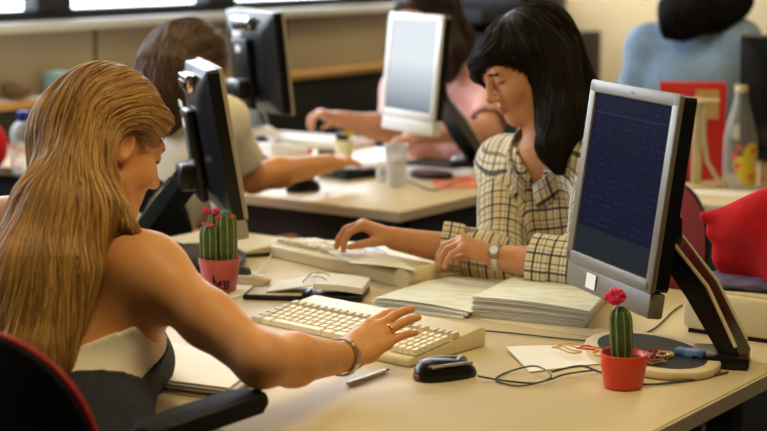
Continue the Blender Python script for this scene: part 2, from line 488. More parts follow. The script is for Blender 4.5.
# ------------------------------------------------------------------ hair
def make_hair(name, vol, flow, base, parent, mat_, n, length, hem=None, vox=.005, steps=16, rad=.0013, off=(-.002, .005), seed=1, jit=.10, free=0.0, body=None):
    """a combed volume (implicit prims) clad in strands that follow the comb direction flow(p) over its surface"""
    r = np.random.default_rng(seed)
    lo, hi = bounds(vol, .02)
    V0, F0 = region(vol, lo, hi, vox, 0.0, None, 2)
    V1, F1 = V0, F0
    sel = r.integers(0, len(V0), n * 3); p = V0[sel] + r.normal(size=(len(sel), 3)) * vox * .3
    if body is not None:
        p = p[sdf_pts(body, p) > -.004]
    p = p[:n]; n = len(p)
    ls = r.uniform(length[0], length[1], n); ds = ls / steps
    offs = r.uniform(off[0], off[1], n)
    cell = np.floor(p / .022).astype(int); h = (cell[:, 0] * 73856093) ^ (cell[:, 1] * 19349663) ^ (cell[:, 2] * 83492791)
    tint = ((np.abs(h) % 997) / 498.5 - 1) * .6 + r.uniform(-1, 1, n) * .6
    e = .004; path = np.zeros((n, steps + 1, 3))
    def dist(q): return sdf_pts(vol, q)
    def grad(q, d0):
        G = np.stack([dist(q + np.array([e, 0, 0])) - d0, dist(q + np.array([0, e, 0])) - d0, dist(q + np.array([0, 0, e])) - d0], 1)
        return G / (np.linalg.norm(G, axis=1)[:, None] + 1e-9)
    dev = r.normal(size=(n, 3)) * jit; v = None
    for i in range(steps + 1):
        d0 = dist(p); G = grad(p, d0)
        fr = np.zeros(n) if hem is None else np.clip((hem(p)) / .02, 0, 1) * free
        p = p + G * ((offs - d0) * (np.abs(offs - d0) < .05) * (1 - fr))[:, None]
        path[:, i] = p
        f = flow(p) + dev; f -= G * (np.sum(f * G, 1) * (1 - fr))[:, None]; f /= (np.linalg.norm(f, axis=1)[:, None] + 1e-9)
        v = f if v is None else v * .45 + f * .55
        v /= (np.linalg.norm(v, axis=1)[:, None] + 1e-9)
        p = p + v * ds[:, None]
    K = 3
    T = np.gradient(path, axis=1); T /= (np.linalg.norm(T, axis=2)[..., None] + 1e-9)
    U = np.cross(T, r.normal(size=(n, 1, 3))); U /= (np.linalg.norm(U, axis=2)[..., None] + 1e-9); Vv = np.cross(T, U)
    tt = np.linspace(0, 1, steps + 1); rr = rad * np.clip(np.sin(np.pi * (tt * .92 + .06)), .15, 1) ** .6
    ring = np.stack([path + rr[None, :, None] * (math.cos(2 * math.pi * k / K) * U + math.sin(2 * math.pi * k / K) * Vv) for k in range(K)], 2)
    V = ring.reshape(-1, 3)
    b = (np.arange(n) * (steps + 1) * K)[:, None, None] + (np.arange(steps) * K)[None, :, None]
    kk = np.arange(K)[None, None]; k2 = (np.arange(K) + 1)[None, None] % K
    F = np.stack([b + kk, b + k2, b + k2 + K, b + kk + K], 3).reshape(-1, 4)
    tn = np.concatenate([np.repeat(tint, (steps + 1) * K), np.full(len(V1), -.2)])
    V, F = cat([(V, F), (V1, F1)])
    return npmesh(name, V, F, mat_, parent, base, None, {'tint': np.stack([tn, tn * 0, tn * 0], 1)})
def hp_ell(head, c, r, k=.02, op=1): return ell(c, r, k, op, R=head.R, C=head.C, S=head.S)
def hp_cone(head, a, b, r1, r2, k=.02, op=1): return cone(a, b, r1, r2, k, op, R=head.R, C=head.C, S=head.S)
def hair_mat(name, c0, c1, rough=.35, spec=.5):
    m = mat(name, c0, rough, spec=spec); nt = m.node_tree; b = nt.nodes['Principled BSDF']
    a = nt.nodes.new('ShaderNodeAttribute'); a.attribute_name = 'tint'
    sp = nt.nodes.new('ShaderNodeSeparateXYZ'); nt.links.new(a.outputs['Vector'], sp.inputs[0])
    mr = nt.nodes.new('ShaderNodeMapRange'); mr.inputs['From Min'].default_value = -1; mr.inputs['From Max'].default_value = 1
    nt.links.new(sp.outputs['X'], mr.inputs['Value'])
    mx = nt.nodes.new('ShaderNodeMix'); mx.data_type = 'RGBA'
    mx.inputs[6].default_value = (*c0, 1); mx.inputs[7].default_value = (*c1, 1)
    nt.links.new(mr.outputs['Result'], mx.inputs[0]); nt.links.new(mx.outputs[2], b.inputs['Base Color'])
    return m
def hairline(front=.6, y0=.045, back=1.0, fy=.2):
    def f(q):
        x, y, z = q
        return z > y0 + (front * y if y > 0 else back * y) and y < fy
    return f
# ------------------------------------------------------------------ palette
M_desk = mat('desk_laminate', (.64, .53, .335), .38, var=.03, scale=9, bump=.03, bscale=600)
M_deskedge = mat('desk_edge_band', (.60, .50, .36), .45)
M_deskleg = mat('desk_leg_dark', (.025, .025, .028), .5)
M_black = mat('black_plastic', (.006, .006, .0065), .30, spec=.35)
M_blackg = mat('black_gloss', (.006, .006, .0065), .30, spec=.4)
M_blackm = mat('black_matt', (.016, .016, .018), .7, var=.2, scale=60)
M_cream = mat('cream_plastic', (.70, .58, .345), .42, var=.02, scale=30)
M_key = mat('cream_keycap', (.78, .67, .43), .4)
M_keygrey = mat('grey_beige_keycap', (.57, .48, .31), .42)
M_silver = mat('silver_bezel', (.175, .150, .112), .42)
M_edge = mat('grey_beige_bezel', (.42, .37, .27), .4)
M_bezelw = mat('white_bezel', (.82, .83, .84), .35)
M_chrome = mat('chrome', (.85, .85, .86), .12, metal=1.0)
M_steel = mat('steel', (.62, .60, .56), .28, metal=1.0)
M_gold = mat('gold', (.95, .68, .25), .22, metal=1.0)
M_white = mat('white_paper', (.86, .84, .78), .65, var=.02, scale=15)
M_whitep = mat('white_plastic', (.85, .84, .82), .35)
M_red = mat('red_fabric', (.46, .008, .010), .85, var=.12, scale=45, bump=.2, bscale=500, spec=.2)
M_terra = mat('red_pot', (.76, .060, .018), .36, var=.04, scale=40)
M_redpl = mat('red_plastic', (.62, .02, .025), .4)
M_soil = mat('soil', (.03, .018, .010), .95, var=.4, scale=200)
M_cactus = mat('cactus_green', (.055, .105, .025), .55, var=.25, scale=60)
M_cactusl = mat('cactus_rib', (.34, .36, .16), .6)
M_flower = mat('cactus_flower', (.70, .015, .085), .6, var=.3, scale=160)
M_flowero = mat('cactus_orange_flower', (.62, .10, .03), .6, var=.3, scale=160)
M_purple = mat('purple_cloth', (.11, .085, .16), .8, var=.12, scale=40, bump=.2)
M_wood = mat('wood_shelf', (.62, .33, .10), .45, var=.12, scale=8)
M_wallp = mat('parapet_panel', (.42, .37, .285), .7, var=.03, scale=3)
M_wall = mat('wall_plaster', (.74, .57, .32), .85, var=.03, scale=4)
M_column = mat('column_plaster', (.74, .59, .36), .85, var=.03, scale=4)
M_sill = mat('sill_pale', (.72, .74, .76), .4)
M_frame = mat('window_frame_dark', (.022, .026, .035), .4)
M_floor = mat('carpet', (.055, .05, .048), .95, var=.2, scale=120)
M_dark = mat('dark_panel', (.022, .022, .024), .6)
M_teal = mat('teal_card', (.30, .48, .50), .6)
M_blue = mat('blue_plastic', (.06, .14, .30), .4)
M_cap = mat('blue_cap', (.015, .02, .20), .35)
M_yellow = mat('yellow_plastic', (.75, .50, .02), .4)
M_tan = mat('tan_rubber', (.60, .36, .12), .6)
M_greyp = mat('grey_plastic', (.30, .30, .31), .4)
M_cord = mat('cord_dark', (.06, .05, .045), .5)
M_cordl = mat('cord_light', (.70, .66, .58), .5)
def clear(name, tint=(.95, .96, .97), rough=.05, alpha=.28):
    m = mat(name, tint, rough, spec=.6); nt = m.node_tree; b = nt.nodes['Principled BSDF']; out = nt.nodes['Material Output']
    tr = nt.nodes.new('ShaderNodeBsdfTransparent'); mx = nt.nodes.new('ShaderNodeMixShader')
    tr.inputs[0].default_value = (*tint, 1)
    lw = nt.nodes.new('ShaderNodeLayerWeight'); lw.inputs['Blend'].default_value = .35
    mr = nt.nodes.new('ShaderNodeMapRange'); mr.inputs['To Min'].default_value = alpha * .5; mr.inputs['To Max'].default_value = min(1, alpha * 2.4)
    nt.links.new(lw.outputs['Facing'], mr.inputs['Value']); nt.links.new(mr.outputs['Result'], mx.inputs[0])
    nt.links.new(tr.outputs[0], mx.inputs[1]); nt.links.new(b.outputs[0], mx.inputs[2]); nt.links.new(mx.outputs[0], out.inputs['Surface'])
    return m
M_pet = clear('clear_plastic'); M_cup = clear('clear_cup', (.95, .95, .95), .15, .30)
M_paperpr = mat('printed_listing', (.80, .80, .68), .7)
def printed(m, base, ink, sx=60, sz=16, amt=.5):
    nt = m.node_tree; b = nt.nodes['Principled BSDF']; tc = nt.nodes.new('ShaderNodeTexCoord')
    mp = nt.nodes.new('ShaderNodeMapping'); mp.inputs['Scale'].default_value = (sx, sz, 1); nt.links.new(tc.outputs['Object'], mp.inputs[0])
    n = nt.nodes.new('ShaderNodeTexNoise'); n.inputs['Scale'].default_value = 1; n.inputs['Detail'].default_value = 1
    w = nt.nodes.new('ShaderNodeTexWave'); w.wave_type = 'BANDS'; w.bands_direction = 'Y'; w.inputs['Scale'].default_value = 18
    nt.links.new(mp.outputs[0], n.inputs['Vector']); nt.links.new(tc.outputs['Object'], w.inputs['Vector'])
    gt = nt.nodes.new('ShaderNodeMath'); gt.operation = 'GREATER_THAN'; gt.inputs[1].default_value = .52; nt.links.new(n.outputs['Fac'], gt.inputs[0])
    mu = nt.nodes.new('ShaderNodeMath'); mu.operation = 'MULTIPLY'; nt.links.new(gt.outputs[0], mu.inputs[0]); nt.links.new(w.outputs['Fac'], mu.inputs[1])
    m2 = nt.nodes.new('ShaderNodeMath'); m2.operation = 'MULTIPLY'; m2.inputs[1].default_value = amt; nt.links.new(mu.outputs[0], m2.inputs[0])
    mx = nt.nodes.new('ShaderNodeMix'); mx.data_type = 'RGBA'; mx.inputs[6].default_value = (*base, 1); mx.inputs[7].default_value = (*ink, 1)
    nt.links.new(m2.outputs[0], mx.inputs[0]); nt.links.new(mx.outputs[2], b.inputs['Base Color'])
printed(M_paperpr, (.82, .82, .72), (.50, .60, .46), 14, 50, .75)
M_dots = mat('bottle_print', (.8, .1, .12), .5)
# ------------------------------------------------------------------ the room
mb = MB(); mb.grid(lambda u, v: (-5 + 12 * u, -1 + 13 * v, 0), 1, 1); struct('floor', mb, M_floor)
WB = 4.85                                   # window wall: plane b = WB
def wp(a, z, db=0.0): return W(a, WB + db, z)
def wallbox(mb, a0, a1, z0, z1, d0, d1, mi=0, bev=0):
    c = W((a0 + a1) / 2, WB + (d0 + d1) / 2, (z0 + z1) / 2)
    mb.box(c, (a1 - a0, abs(d1 - d0), z1 - z0), Matrix.Rotation(YAW + math.pi / 2, 3, 'Z'), bev, mi=mi)
A0, A1 = 0.2, 8.3
mb = MB()
wallbox(mb, A0, A1, 0, 1.13, .02, .22, 0)
for a in (3.55, 4.75, 5.95, 7.15): wallbox(mb, a - .006, a + .006, .88, 1.12, .016, .022, 1)
wallbox(mb, A0, A1, 2.5, 3.0, .02, .22, 0)
struct('wall_left', mb, [M_wallp, M_dark])
mb = MB(); wallbox(mb, A0, A1, 1.13, 1.165, -.07, .2, 0, .006); struct('trim_1', mb, M_sill)
mb = MB(); wallbox(mb, A0, A1, .855, .885, -.14, .02, 0, .006); struct('trim_2', mb, M_wood)
mb = MB(); wallbox(mb, A0, A1, .05, .855, -.11, .02, 0); struct('trim_3', mb, M_dark)
M_glass = clear('window_glass', (.97, .98, 1), .02, .10)
edges = [.25, 1.3, 2.4, 3.48, 4.57, 5.55, 6.6, 7.6, 8.25]
for i in range(len(edges) - 1):
    a0, a1 = edges[i], edges[i + 1]
    mb = MB()
    wallbox(mb, a0, a1, 1.165, 1.203, .05, .13); wallbox(mb, a0, a1, 2.43, 2.5, .05, .13)
    wallbox(mb, a0, a0 + .09, 1.18, 2.43, .05, .13); wallbox(mb, a1 - .09, a1, 1.18, 2.43, .05, .13)
    w = struct('window_%d' % (i + 1), mb, M_frame)
    g = MB(); wallbox(g, a0 + .09, a1 - .09, 1.195, 2.43, .085, .091); obj('pane', g, M_glass, w)
mb = MB()
c = W((A0 + A1) / 2 + .5, WB + 2.2, 2.6); mb.box(c, (13, .02, 5.0), Matrix.Rotation(YAW + math.pi / 2, 3, 'Z'))
M_sky = mat('daylight_sky', (.8, .85, .9), 1, emit=(.80, .90, 1.0), estr=6.0)
struct('sky', mb, M_sky)
# far wall with its pilasters
RA = 8.2
def rwall(mb, b0, b1, z0, z1, d0, d1, mi=0, bev=0):
    c = W(RA + (d0 + d1) / 2, (b0 + b1) / 2, (z0 + z1) / 2)
    mb.box(c, (b1 - b0, abs(d1 - d0), z1 - z0), Matrix.Rotation(YAW, 3, 'Z'), bev, mi=mi)
mb = MB(); rwall(mb, -1.5, WB + .1, 0, 3.0, 0, .2); struct('wall_far', mb, M_wall)
mb = MB(); rwall(mb, 3.42, 3.86, 0, 3.0, -.16, 0, 0, .004); struct('trim_4', mb, M_column)
mb = MB(); rwall(mb, -1.5, WB, 0, .09, -.015, 0); struct('baseboard_far', mb, M_dark)
# ------------------------------------------------------------------ desks
def desk(name, label, a0, a1, b0, b1, panels, group, legs_=True):
    ca, cb = (a0 + a1) / 2, (b0 + b1) / 2
    t = thing(name, label, 'desk', W(ca, cb, 0), YAW, group)
    w, d = b1 - b0, a1 - a0
    m = MB(); m.box((0, 0, DESK - .014), (w - .004, d - .004, .028), None, .003); obj('desktop', m, M_desk, t)
    m = MB()
    for (x, y, sx, sy) in ((0, -d / 2, w, .004), (0, d / 2, w, .004), (-w / 2, 0, .004, d), (w / 2, 0, .004, d)):
        m.box((x, y, DESK - .0155), (sx + .001, sy, .025))
    obj('edge_band', m, M_deskedge, t)
    for sx in (-1, 1):
        for sy in (-1, 1):
            m = MB(); m.box((sx * (w / 2 - .07), sy * (d / 2 - .07), (DESK - .028) / 2), (.05, .05, DESK - .028), None, .005); obj('leg', m, M_deskleg, t)
    for kind in panels:
        m = MB()
        if kind == 'far': m.box((0, d / 2 - .05, .44), (w - .25, .018, .53))
        if kind == 'near': m.box((0, -d / 2 + .05, .40), (w - .06, .018, .62))
        if kind == 'right': m.box((w / 2 - .03, 0, .40), (.018, d - .16, .62))
        obj('modesty_panel', m, M_dark, t)
    return t
G = 'office desks of the two clusters'
desk('desk', 'cream desk in the foreground under the blonde woman\'s hand, red-potted cactus on it', 1.84, 2.70, 1.11, 2.86, ['far'], 'cream office desks')
desk('desk', 'cream desk under the dark haired woman\'s forearms, in plaid shirt', 2.703, 3.19, .80, 2.86, [], 'cream office desks')
desk('desk', 'cream desk behind, on which the woman in white shirt rests her arm', 3.68, 4.22, 2.62, 4.68, ['near', 'right'], 'cream office desks')
desk('desk', 'cream desk behind with the bright white monitor, in front of pink shirted woman', 4.223, 4.83, 2.62, 4.68, ['right'], 'cream office desks')
desk('desk', 'cream desk at the right back with the juice bottle on it', 4.3, 5.15, .55, 2.22, ['near'], 'cream office desks')
# ------------------------------------------------------------------ monitors
def screen_mat(name, kind):
    m = bpy.data.materials.new(name); m.use_nodes = True; nt = m.node_tree; b = nt.nodes['Principled BSDF']
    b.inputs['Roughness'].default_value = .25; b.inputs['Specular IOR Level'].default_value = .04; b.inputs['IOR'].default_value = 1.08; b.inputs['Base Color'].default_value = (.006, .006, .010, 1)
    tc = nt.nodes.new('ShaderNodeTexCoord'); sp = nt.nodes.new('ShaderNodeSeparateXYZ'); nt.links.new(tc.outputs['Generated'], sp.inputs[0])
    L = nt.links.new
    def mth(op, a, bb=None, v=None):
        n = nt.nodes.new('ShaderNodeMath'); n.operation = op
        for i, q in enumerate((a, bb)):
            if q is None: continue
            if isinstance(q, (int, float)): n.inputs[i].default_value = q
            else: L(q, n.inputs[i])
        return n.outputs[0]
    def mix(f, c0, c1):
        n = nt.nodes.new('ShaderNodeMix'); n.data_type = 'RGBA'; L(f, n.inputs[0])
        for i, q in ((6, c0), (7, c1)):
            if isinstance(q, tuple): n.inputs[i].default_value = (*q, 1)
            else: L(q, n.inputs[i])
        return n.outputs[2]
    x, z = sp.outputs['X'], sp.outputs['Z']
    if kind == 'text':
        row = mth('LESS_THAN', mth('FRACT', mth('MULTIPLY', z, 25)), .42)
        n = nt.nodes.new('ShaderNodeTexNoise'); n.inputs['Scale'].default_value = 1; n.inputs['Detail'].default_value = 0
        cb = nt.nodes.new('ShaderNodeCombineXYZ'); L(mth('MULTIPLY', x, 34), cb.inputs[0]); L(mth('MULTIPLY', mth('FLOOR', mth('MULTIPLY', z, 25)), 7.31), cb.inputs[1]); L(cb.outputs[0], n.inputs['Vector'])
        wd = mth('GREATER_THAN', n.outputs['Fac'], .55)
        f = mth('MULTIPLY', row, wd)
        bar = mth('LESS_THAN', z, .17)
        txt = mth('MULTIPLY', f, mth('SUBTRACT', 1.0, bar))
        col = mix(mth('MULTIPLY', txt, .40), (.0095, .0105, .034), (.034, .038, .085))
        line = mth('LESS_THAN', mth('ABSOLUTE', mth('SUBTRACT', z, .885)), .004)
        col = mix(mth('MULTIPLY', line, .8), col, (.035, .042, .10))
        col = mix(bar, col, (.024, .032, .038))
        st = 1.0
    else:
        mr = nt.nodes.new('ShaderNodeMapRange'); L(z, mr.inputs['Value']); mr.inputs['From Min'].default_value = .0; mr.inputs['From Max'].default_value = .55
        col = mix(mr.outputs['Result'], (.22, .27, .33), (.86, .92, .96)); st = 1.0  # reflected window glare painted as a vertical emission gradient
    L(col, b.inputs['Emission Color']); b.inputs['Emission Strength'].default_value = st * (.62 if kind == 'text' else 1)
    return m
M_scr_text = screen_mat('screen_dark_blue_listing', 'text'); M_scr_glare = screen_mat('screen_pale_glare', 'pale')
M_scr_off = mat('screen_off', (.01, .01, .012), .2)
def rrect(w, h, r, n=5):
    pts = []
    for cx, cy, a0 in ((w / 2 - r, h / 2 - r, 0), (-w / 2 + r, h / 2 - r, 90), (-w / 2 + r, -h / 2 + r, 180), (w / 2 - r, -h / 2 + r, 270)):
        for k in range(n + 1):
            a = R_(a0 + 90 * k / n); pts.append((cx + r * math.cos(a), cy + r * math.sin(a)))
    return pts
def monitor(label, pc, normal, tilt, foot, bezel, screen, PW=.33, PH=.335, inset=False, base_s=1.0, group='flat monitors on the desks', sticker=False, base=None, speaker=True, backmark=False):
    """pc = panel centre, normal = way the screen looks, foot = where the stand meets the desk"""
    n = nrm([normal[0], normal[1], 0]); rz = math.atan2(n[0], -n[1])
    root = thing('computer_monitor', label, 'monitor', (foot[0], foot[1], DESK), rz, group)
    Rz = Matrix.Rotation(rz, 3, 'Z')
    q = Rz.transposed() @ Vector((pc[0] - foot[0], pc[1] - foot[1], 0)); q.z = pc[2] - DESK
    # panel frame: x width, y up in the panel, z towards the viewer of the screen
    up = Vector((0, math.sin(R_(tilt)), math.cos(R_(tilt)))); out = Vector((0, -math.cos(R_(tilt)), math.sin(R_(tilt))))
    PM = Matrix(((1, up.x, out.x, q.x), (0, up.y, out.y, q.y), (0, up.z, out.z, q.z), (0, 0, 0, 1)))
    def fin(mbx):
        for v in mbx.bm.verts: v.co = PM @ v.co
        return mbx
    b = MB(); w, h, bz = PW, PH, .022
    o = rrect(w, h, .008); iw, ih = w - 2 * bz, h - 2 * bz
    b.prism(o, -.004, -.001)
    for (cx, cy, sx, sy) in ((0, h / 2 - bz / 2, w - .004, bz), (0, -h / 2 + bz / 2, w - .004, bz), (-w / 2 + bz / 2, 0, bz, h - .004), (w / 2 - bz / 2, 0, bz, h - .004)):
        b.box((cx, cy, .002), (sx, sy, .007), None, .0025)
    b.box((0, h / 2 - bz * .5, .0058), (.012, .004, .001), mi=1)
    obj('bezel', fin(b), [bezel, M_black], root)
    s = MB(); s.poly([(-iw / 2, -ih / 2, 0), (iw / 2, -ih / 2, 0), (iw / 2, ih / 2, 0), (-iw / 2, ih / 2, 0)], [(0, 1, 2, 3)])
    so = obj('screen', s, screen, root, fix=False)
    so.matrix_local = PM @ Matrix.Rotation(0, 4, 'X')
    so.data.transform(Matrix.Rotation(math.pi / 2, 4, 'X')); so.matrix_local = PM @ Matrix.Rotation(-math.pi / 2, 4, 'X') @ Matrix.Translation((0, -.0012, 0))
    # tapered housing at the back
    k = MB(); o1 = rrect(w - .005, h - .005, .009); o2 = rrect(w - .085, h - .075, .025); o3 = rrect(w - .16, h - .15, .03)
    rings = [(o1, -.0038), (o1, -.030), (o2, -.046), (o3, -.054)]
    vs = [[k.bm.verts.new((x, y, z)) for x, y in ol] for ol, z in rings]; N = len(o1); fs = []
    for i in range(3):
        for j in range(N): fs.append(k.bm.faces.new([vs[i][j], vs[i + 1][j], vs[i + 1][(j + 1) % N], vs[i][(j + 1) % N]]))
    fs.append(k.bm.faces.new(vs[3])); k._tag(fs, 0)
    hs = obj('back_housing', fin(k), M_black, root)
    hd = MB(); hd.box((0, h / 2 - .035, -.052), (.115, .040, .026), None, .006, mi=0); hd.box((0, h / 2 - .038, -.0655), (.085, .020, .004), None, .002, mi=1)
    obj('carry_handle', fin(hd), [M_chrome, M_black], hs)
    sp = MB(); sp.box((0, -.03, -.066), (.10, .21, .020), None, .008); obj('spine', fin(sp), M_black, hs)
    lg = MB(); lg.lathe([(.0001, .0), (.016, 0), (.016, .0015), (.0001, .0015)], 20, (0, .045, -.0775), sy=.7); obj('badge', fin(lg), M_whitep, hs)
    lb = MB(); lb.box((0, .088, -.0765), (.055, .016, .001), None, .0004); obj('label_plate', fin(lb), M_whitep, hs)
    if speaker:
        s2 = MB(); s2.box((-.0, -h / 2 - .021, -.014), (w * .97, .044, .03), None, .005); sb = obj('speaker_bar', fin(s2), bezel, root)
        if sticker:
            st = MB(); st.box((-.055, -h / 2 - .020, .0035), (.036, .027, .0008)); obj('sticker', fin(st), M_white, sb)
    # stand: hinge block, leaning arm with light rails, foot, tray
    hinge = PM @ Vector((0, -.075, -.085)); ft = Vector((0, 0, .012))
    hb = MB(); hb.box(hinge, (.09, .055, .06), None, .012); obj('hinge', hb, M_black, root)
    ar = MB(); dv = ft - hinge; side = Vector((dv.y, -dv.x, 0)).normalized(); nn = side.cross(dv).normalized()
    if nn.z < 0: nn = -nn
    mid = hinge + dv * .5 + nn * .006
    ar.poly([hinge + side * .027 + nn * .018, hinge - side * .027 + nn * .018, hinge - side * .027 - nn * .018, hinge + side * .027 - nn * .018,
             mid + side * .026 + nn * .024, mid - side * .026 + nn * .024, mid - side * .026 - nn * .020, mid + side * .026 - nn * .020,
             ft + side * .032 + nn * .016, ft - side * .032 + nn * .016, ft - side * .032 - nn * .016, ft + side * .032 - nn * .016],
            [(0, 1, 2, 3), (0, 4, 5, 1), (1, 5, 6, 2), (2, 6, 7, 3), (3, 7, 4, 0), (4, 8, 9, 5), (5, 9, 10, 6), (6, 10, 11, 7), (7, 11, 8, 4), (8, 11, 10, 9)])
    arm = obj('arm', ar, M_blackg, root)
    for sg in (-1, 1):
        r2 = MB(); r2.tube([hinge + side * .029 * sg + nn * .019 + dv * .12, mid + side * .028 * sg + nn * .025, hinge + dv * .93 + side * .033 * sg + nn * .018], .0036, 8)
        obj('rail', r2, M_cream if bezel is M_silver else M_chrome, arm)
    cx = Vector((q.x * .72, q.y * .72, 0))
    tr = MB(); tr.prism([(cx.x + .16 * base_s * math.cos(2 * math.pi * i / 32), cx.y + .105 * base_s * math.sin(2 * math.pi * i / 32)) for i in range(32)], .001, .016, 0, .005)
    bs = obj('base_plate', tr, base or M_cream, root)
    t2 = MB(); inset and t2.prism([(cx.x + .135 * math.cos(2 * math.pi * i / 32), cx.y + .082 * math.sin(2 * math.pi * i / 32)) for i in range(32)], .0155, .0172); inset and obj('tray_inset', t2, M_blackm, bs)
    f2 = MB(); f2.box((ft.x * .8 + cx.x * .2, ft.y * .8 + cx.y * .2, .012), (.10, .10, .022), Matrix.Rotation(math.atan2(cx.y, cx.x), 3, 'Z'), .006); obj('foot', f2, M_black, root)
    return root
mon_r = monitor('grey framed monitor with dark blue screen, beside red-potted cactus', P(622, 182, 2.90), (-.945, -.327), 8, Z(738, 364), M_silver, M_scr_text, sticker=True, inset=True)
mon_l = monitor('black backed monitor leaning behind the blonde woman\'s face', P(221, 136, 3.75), (.967, .255), 9, Z(143, 250), M_edge, M_scr_off, base=M_black)
mon_w = monitor('bright white screened monitor in front of the pink shirted woman', P(412, 66, 5.08), (-.86, -.51), 6, Z(478, 164), M_bezelw, M_scr_glare, base=M_black, base_s=.55, PW=.305, PH=.315)
mon_b = monitor('black monitor seen from behind, next to brown haired woman\'s face', P(263, 60, 4.95), (.86, .50), 6, Z(262, 137), M_edge, M_scr_off, PH=.30, base=M_black, base_s=.6, speaker=False)
mon_d = monitor('black monitor cut off by the right edge of the photo', P(797, 92, 4.95), (.45, .89), 5, Z(835, 176), M_black, M_scr_off, base_s=.6)
# ------------------------------------------------------------------ people
def skin(name, c, c2):
    m = mat(name, c, .48, var=.05, scale=35, bump=.08, bscale=700, sss=.12, spec=.4); return m
M_skin1 = skin('skin_warm', (.68, .31, .115), 0); M_skin2 = skin('skin_light', (.60, .28, .135), 0); M_skin3 = skin('skin_pink', (.60, .30, .19), 0)
M_lip = mat('lips', (.46, .13, .10), .4); M_lash1 = mat('brow_brown', (.12, .06, .03), .7); M_lash2 = mat('brow_black', (.02, .012, .01), .7)
M_hblonde = hair_mat('hair_blonde', (.19, .085, .018), (.78, .43, .125), .34)
M_hblack = hair_mat('hair_dark_brown', (.006, .004, .003), (.020, .012, .007), .5, .22)
M_hbrown = hair_mat('hair_brown', (.05, .026, .012), (.16, .08, .035), .4)
M_hred = hair_mat('hair_auburn', (.020, .009, .006), (.055, .022, .014), .4)
M_hjet = hair_mat('hair_black', (.005, .004, .005), (.014, .012, .013), .5, .3)
M_denimdark = mat('navy_jersey', (.020, .022, .032), .85, var=.2, scale=60, bump=.3, bscale=700)
M_band = mat('white_jersey', (.80, .72, .60), .85, var=.04, scale=80, bump=.3, bscale=800)
M_tee = mat('cream_tee', (.80, .74, .60), .85, var=.04, scale=50, bump=.2)
M_pink = mat('pink_shirt', (.70, .36, .33), .8, var=.10, scale=14, bump=.2)
M_denim = mat('denim_blue', (.20, .30, .44), .85, var=.12, scale=35, bump=.4, bscale=600)
M_jean = mat('dark_trousers', (.02, .021, .028), .85, var=.2, scale=50)
def plaid_mat():
    m = bpy.data.materials.new('plaid_cotton'); m.use_nodes = True; nt = m.node_tree; b = nt.nodes['Principled BSDF']; b.inputs['Roughness'].default_value = .85; b.inputs['Specular IOR Level'].default_value = .25
    a = nt.nodes.new('ShaderNodeAttribute'); a.attribute_name = 'plaid'; sp = nt.nodes.new('ShaderNodeSeparateXYZ'); nt.links.new(a.outputs['Vector'], sp.inputs[0])
    L = nt.links.new
    def m1(op, x, y=None):
        n = nt.nodes.new('ShaderNodeMath'); n.operation = op
        for i, q in enumerate((x, y)):
            if q is None: continue
            if isinstance(q, (int, float)): n.inputs[i].default_value = q
            else: L(q, n.inputs[i])
        return n.outputs[0]
    def stripe(c, per, w, ph):
        f = m1('ABSOLUTE', m1('SUBTRACT', m1('FRACT', m1('ADD', m1('DIVIDE', c, per), ph)), .5))
        return m1('LESS_THAN', f, w / per / 2)
    def mix(f, c0, c1, k):
        n = nt.nodes.new('ShaderNodeMix'); n.data_type = 'RGBA'; L(m1('MULTIPLY', f, k), n.inputs[0])
        if isinstance(c0, tuple): n.inputs[6].default_value = (*c0, 1)
        else: L(c0, n.inputs[6])
        n.inputs[7].default_value = (*c1, 1); return n.outputs[2]
    u, v = sp.outputs['X'], sp.outputs['Y']; p = .037
    c = (.82, .75, .57)
    c = mix(stripe(u, p, .012, .27), c, (.58, .44, .18), .32); c = mix(stripe(v, p, .012, .30), c, (.58, .44, .18), .32)
    c = mix(stripe(u, p, .0034, .5), c, (.14, .08, .06), .75); c = mix(stripe(v, p, .0034, .52), c, (.14, .08, .06), .75)
    c = mix(stripe(u, p, .0052, .0), c, (.018, .022, .04), .86); c = mix(stripe(v, p, .0052, .0), c, (.018, .022, .04), .88)
    c = mix(stripe(u, p, .0022, .78), c, (.03, .03, .04), .55); c = mix(stripe(v, p, .0022, .76), c, (.03, .03, .04), .55)
    L(c, b.inputs['Base Color'])
    MATS['plaid_cotton'] = m; return m
M_plaid = plaid_mat()
def limb_uv(V, pts, ref):
    """distance to a limb polyline, and (around, along) cloth coordinates"""
    best = np.full(len(V), 9.0); uv = np.zeros((len(V), 2)); acc = 0
    for i in range(len(pts) - 1):
        p, q = np.asarray(pts[i]), np.asarray(pts[i + 1]); d = q - p; L = np.linalg.norm(d); d = d / L
        t = np.clip((V - p) @ d, 0, L); c = p + t[:, None] * d; r = V - c; dd = np.linalg.norm(r, axis=1)
        e1 = nrm(np.asarray(ref) - d * (np.asarray(ref) @ d)); e2 = np.cross(d, e1)
        ang = np.arctan2(r @ e2, r @ e1); m = dd < best
        best[m] = dd[m]; uv[m, 0] = ang[m] * .055; uv[m, 1] = acc + ((V - p) @ d)[m]; acc += L
    return best, uv
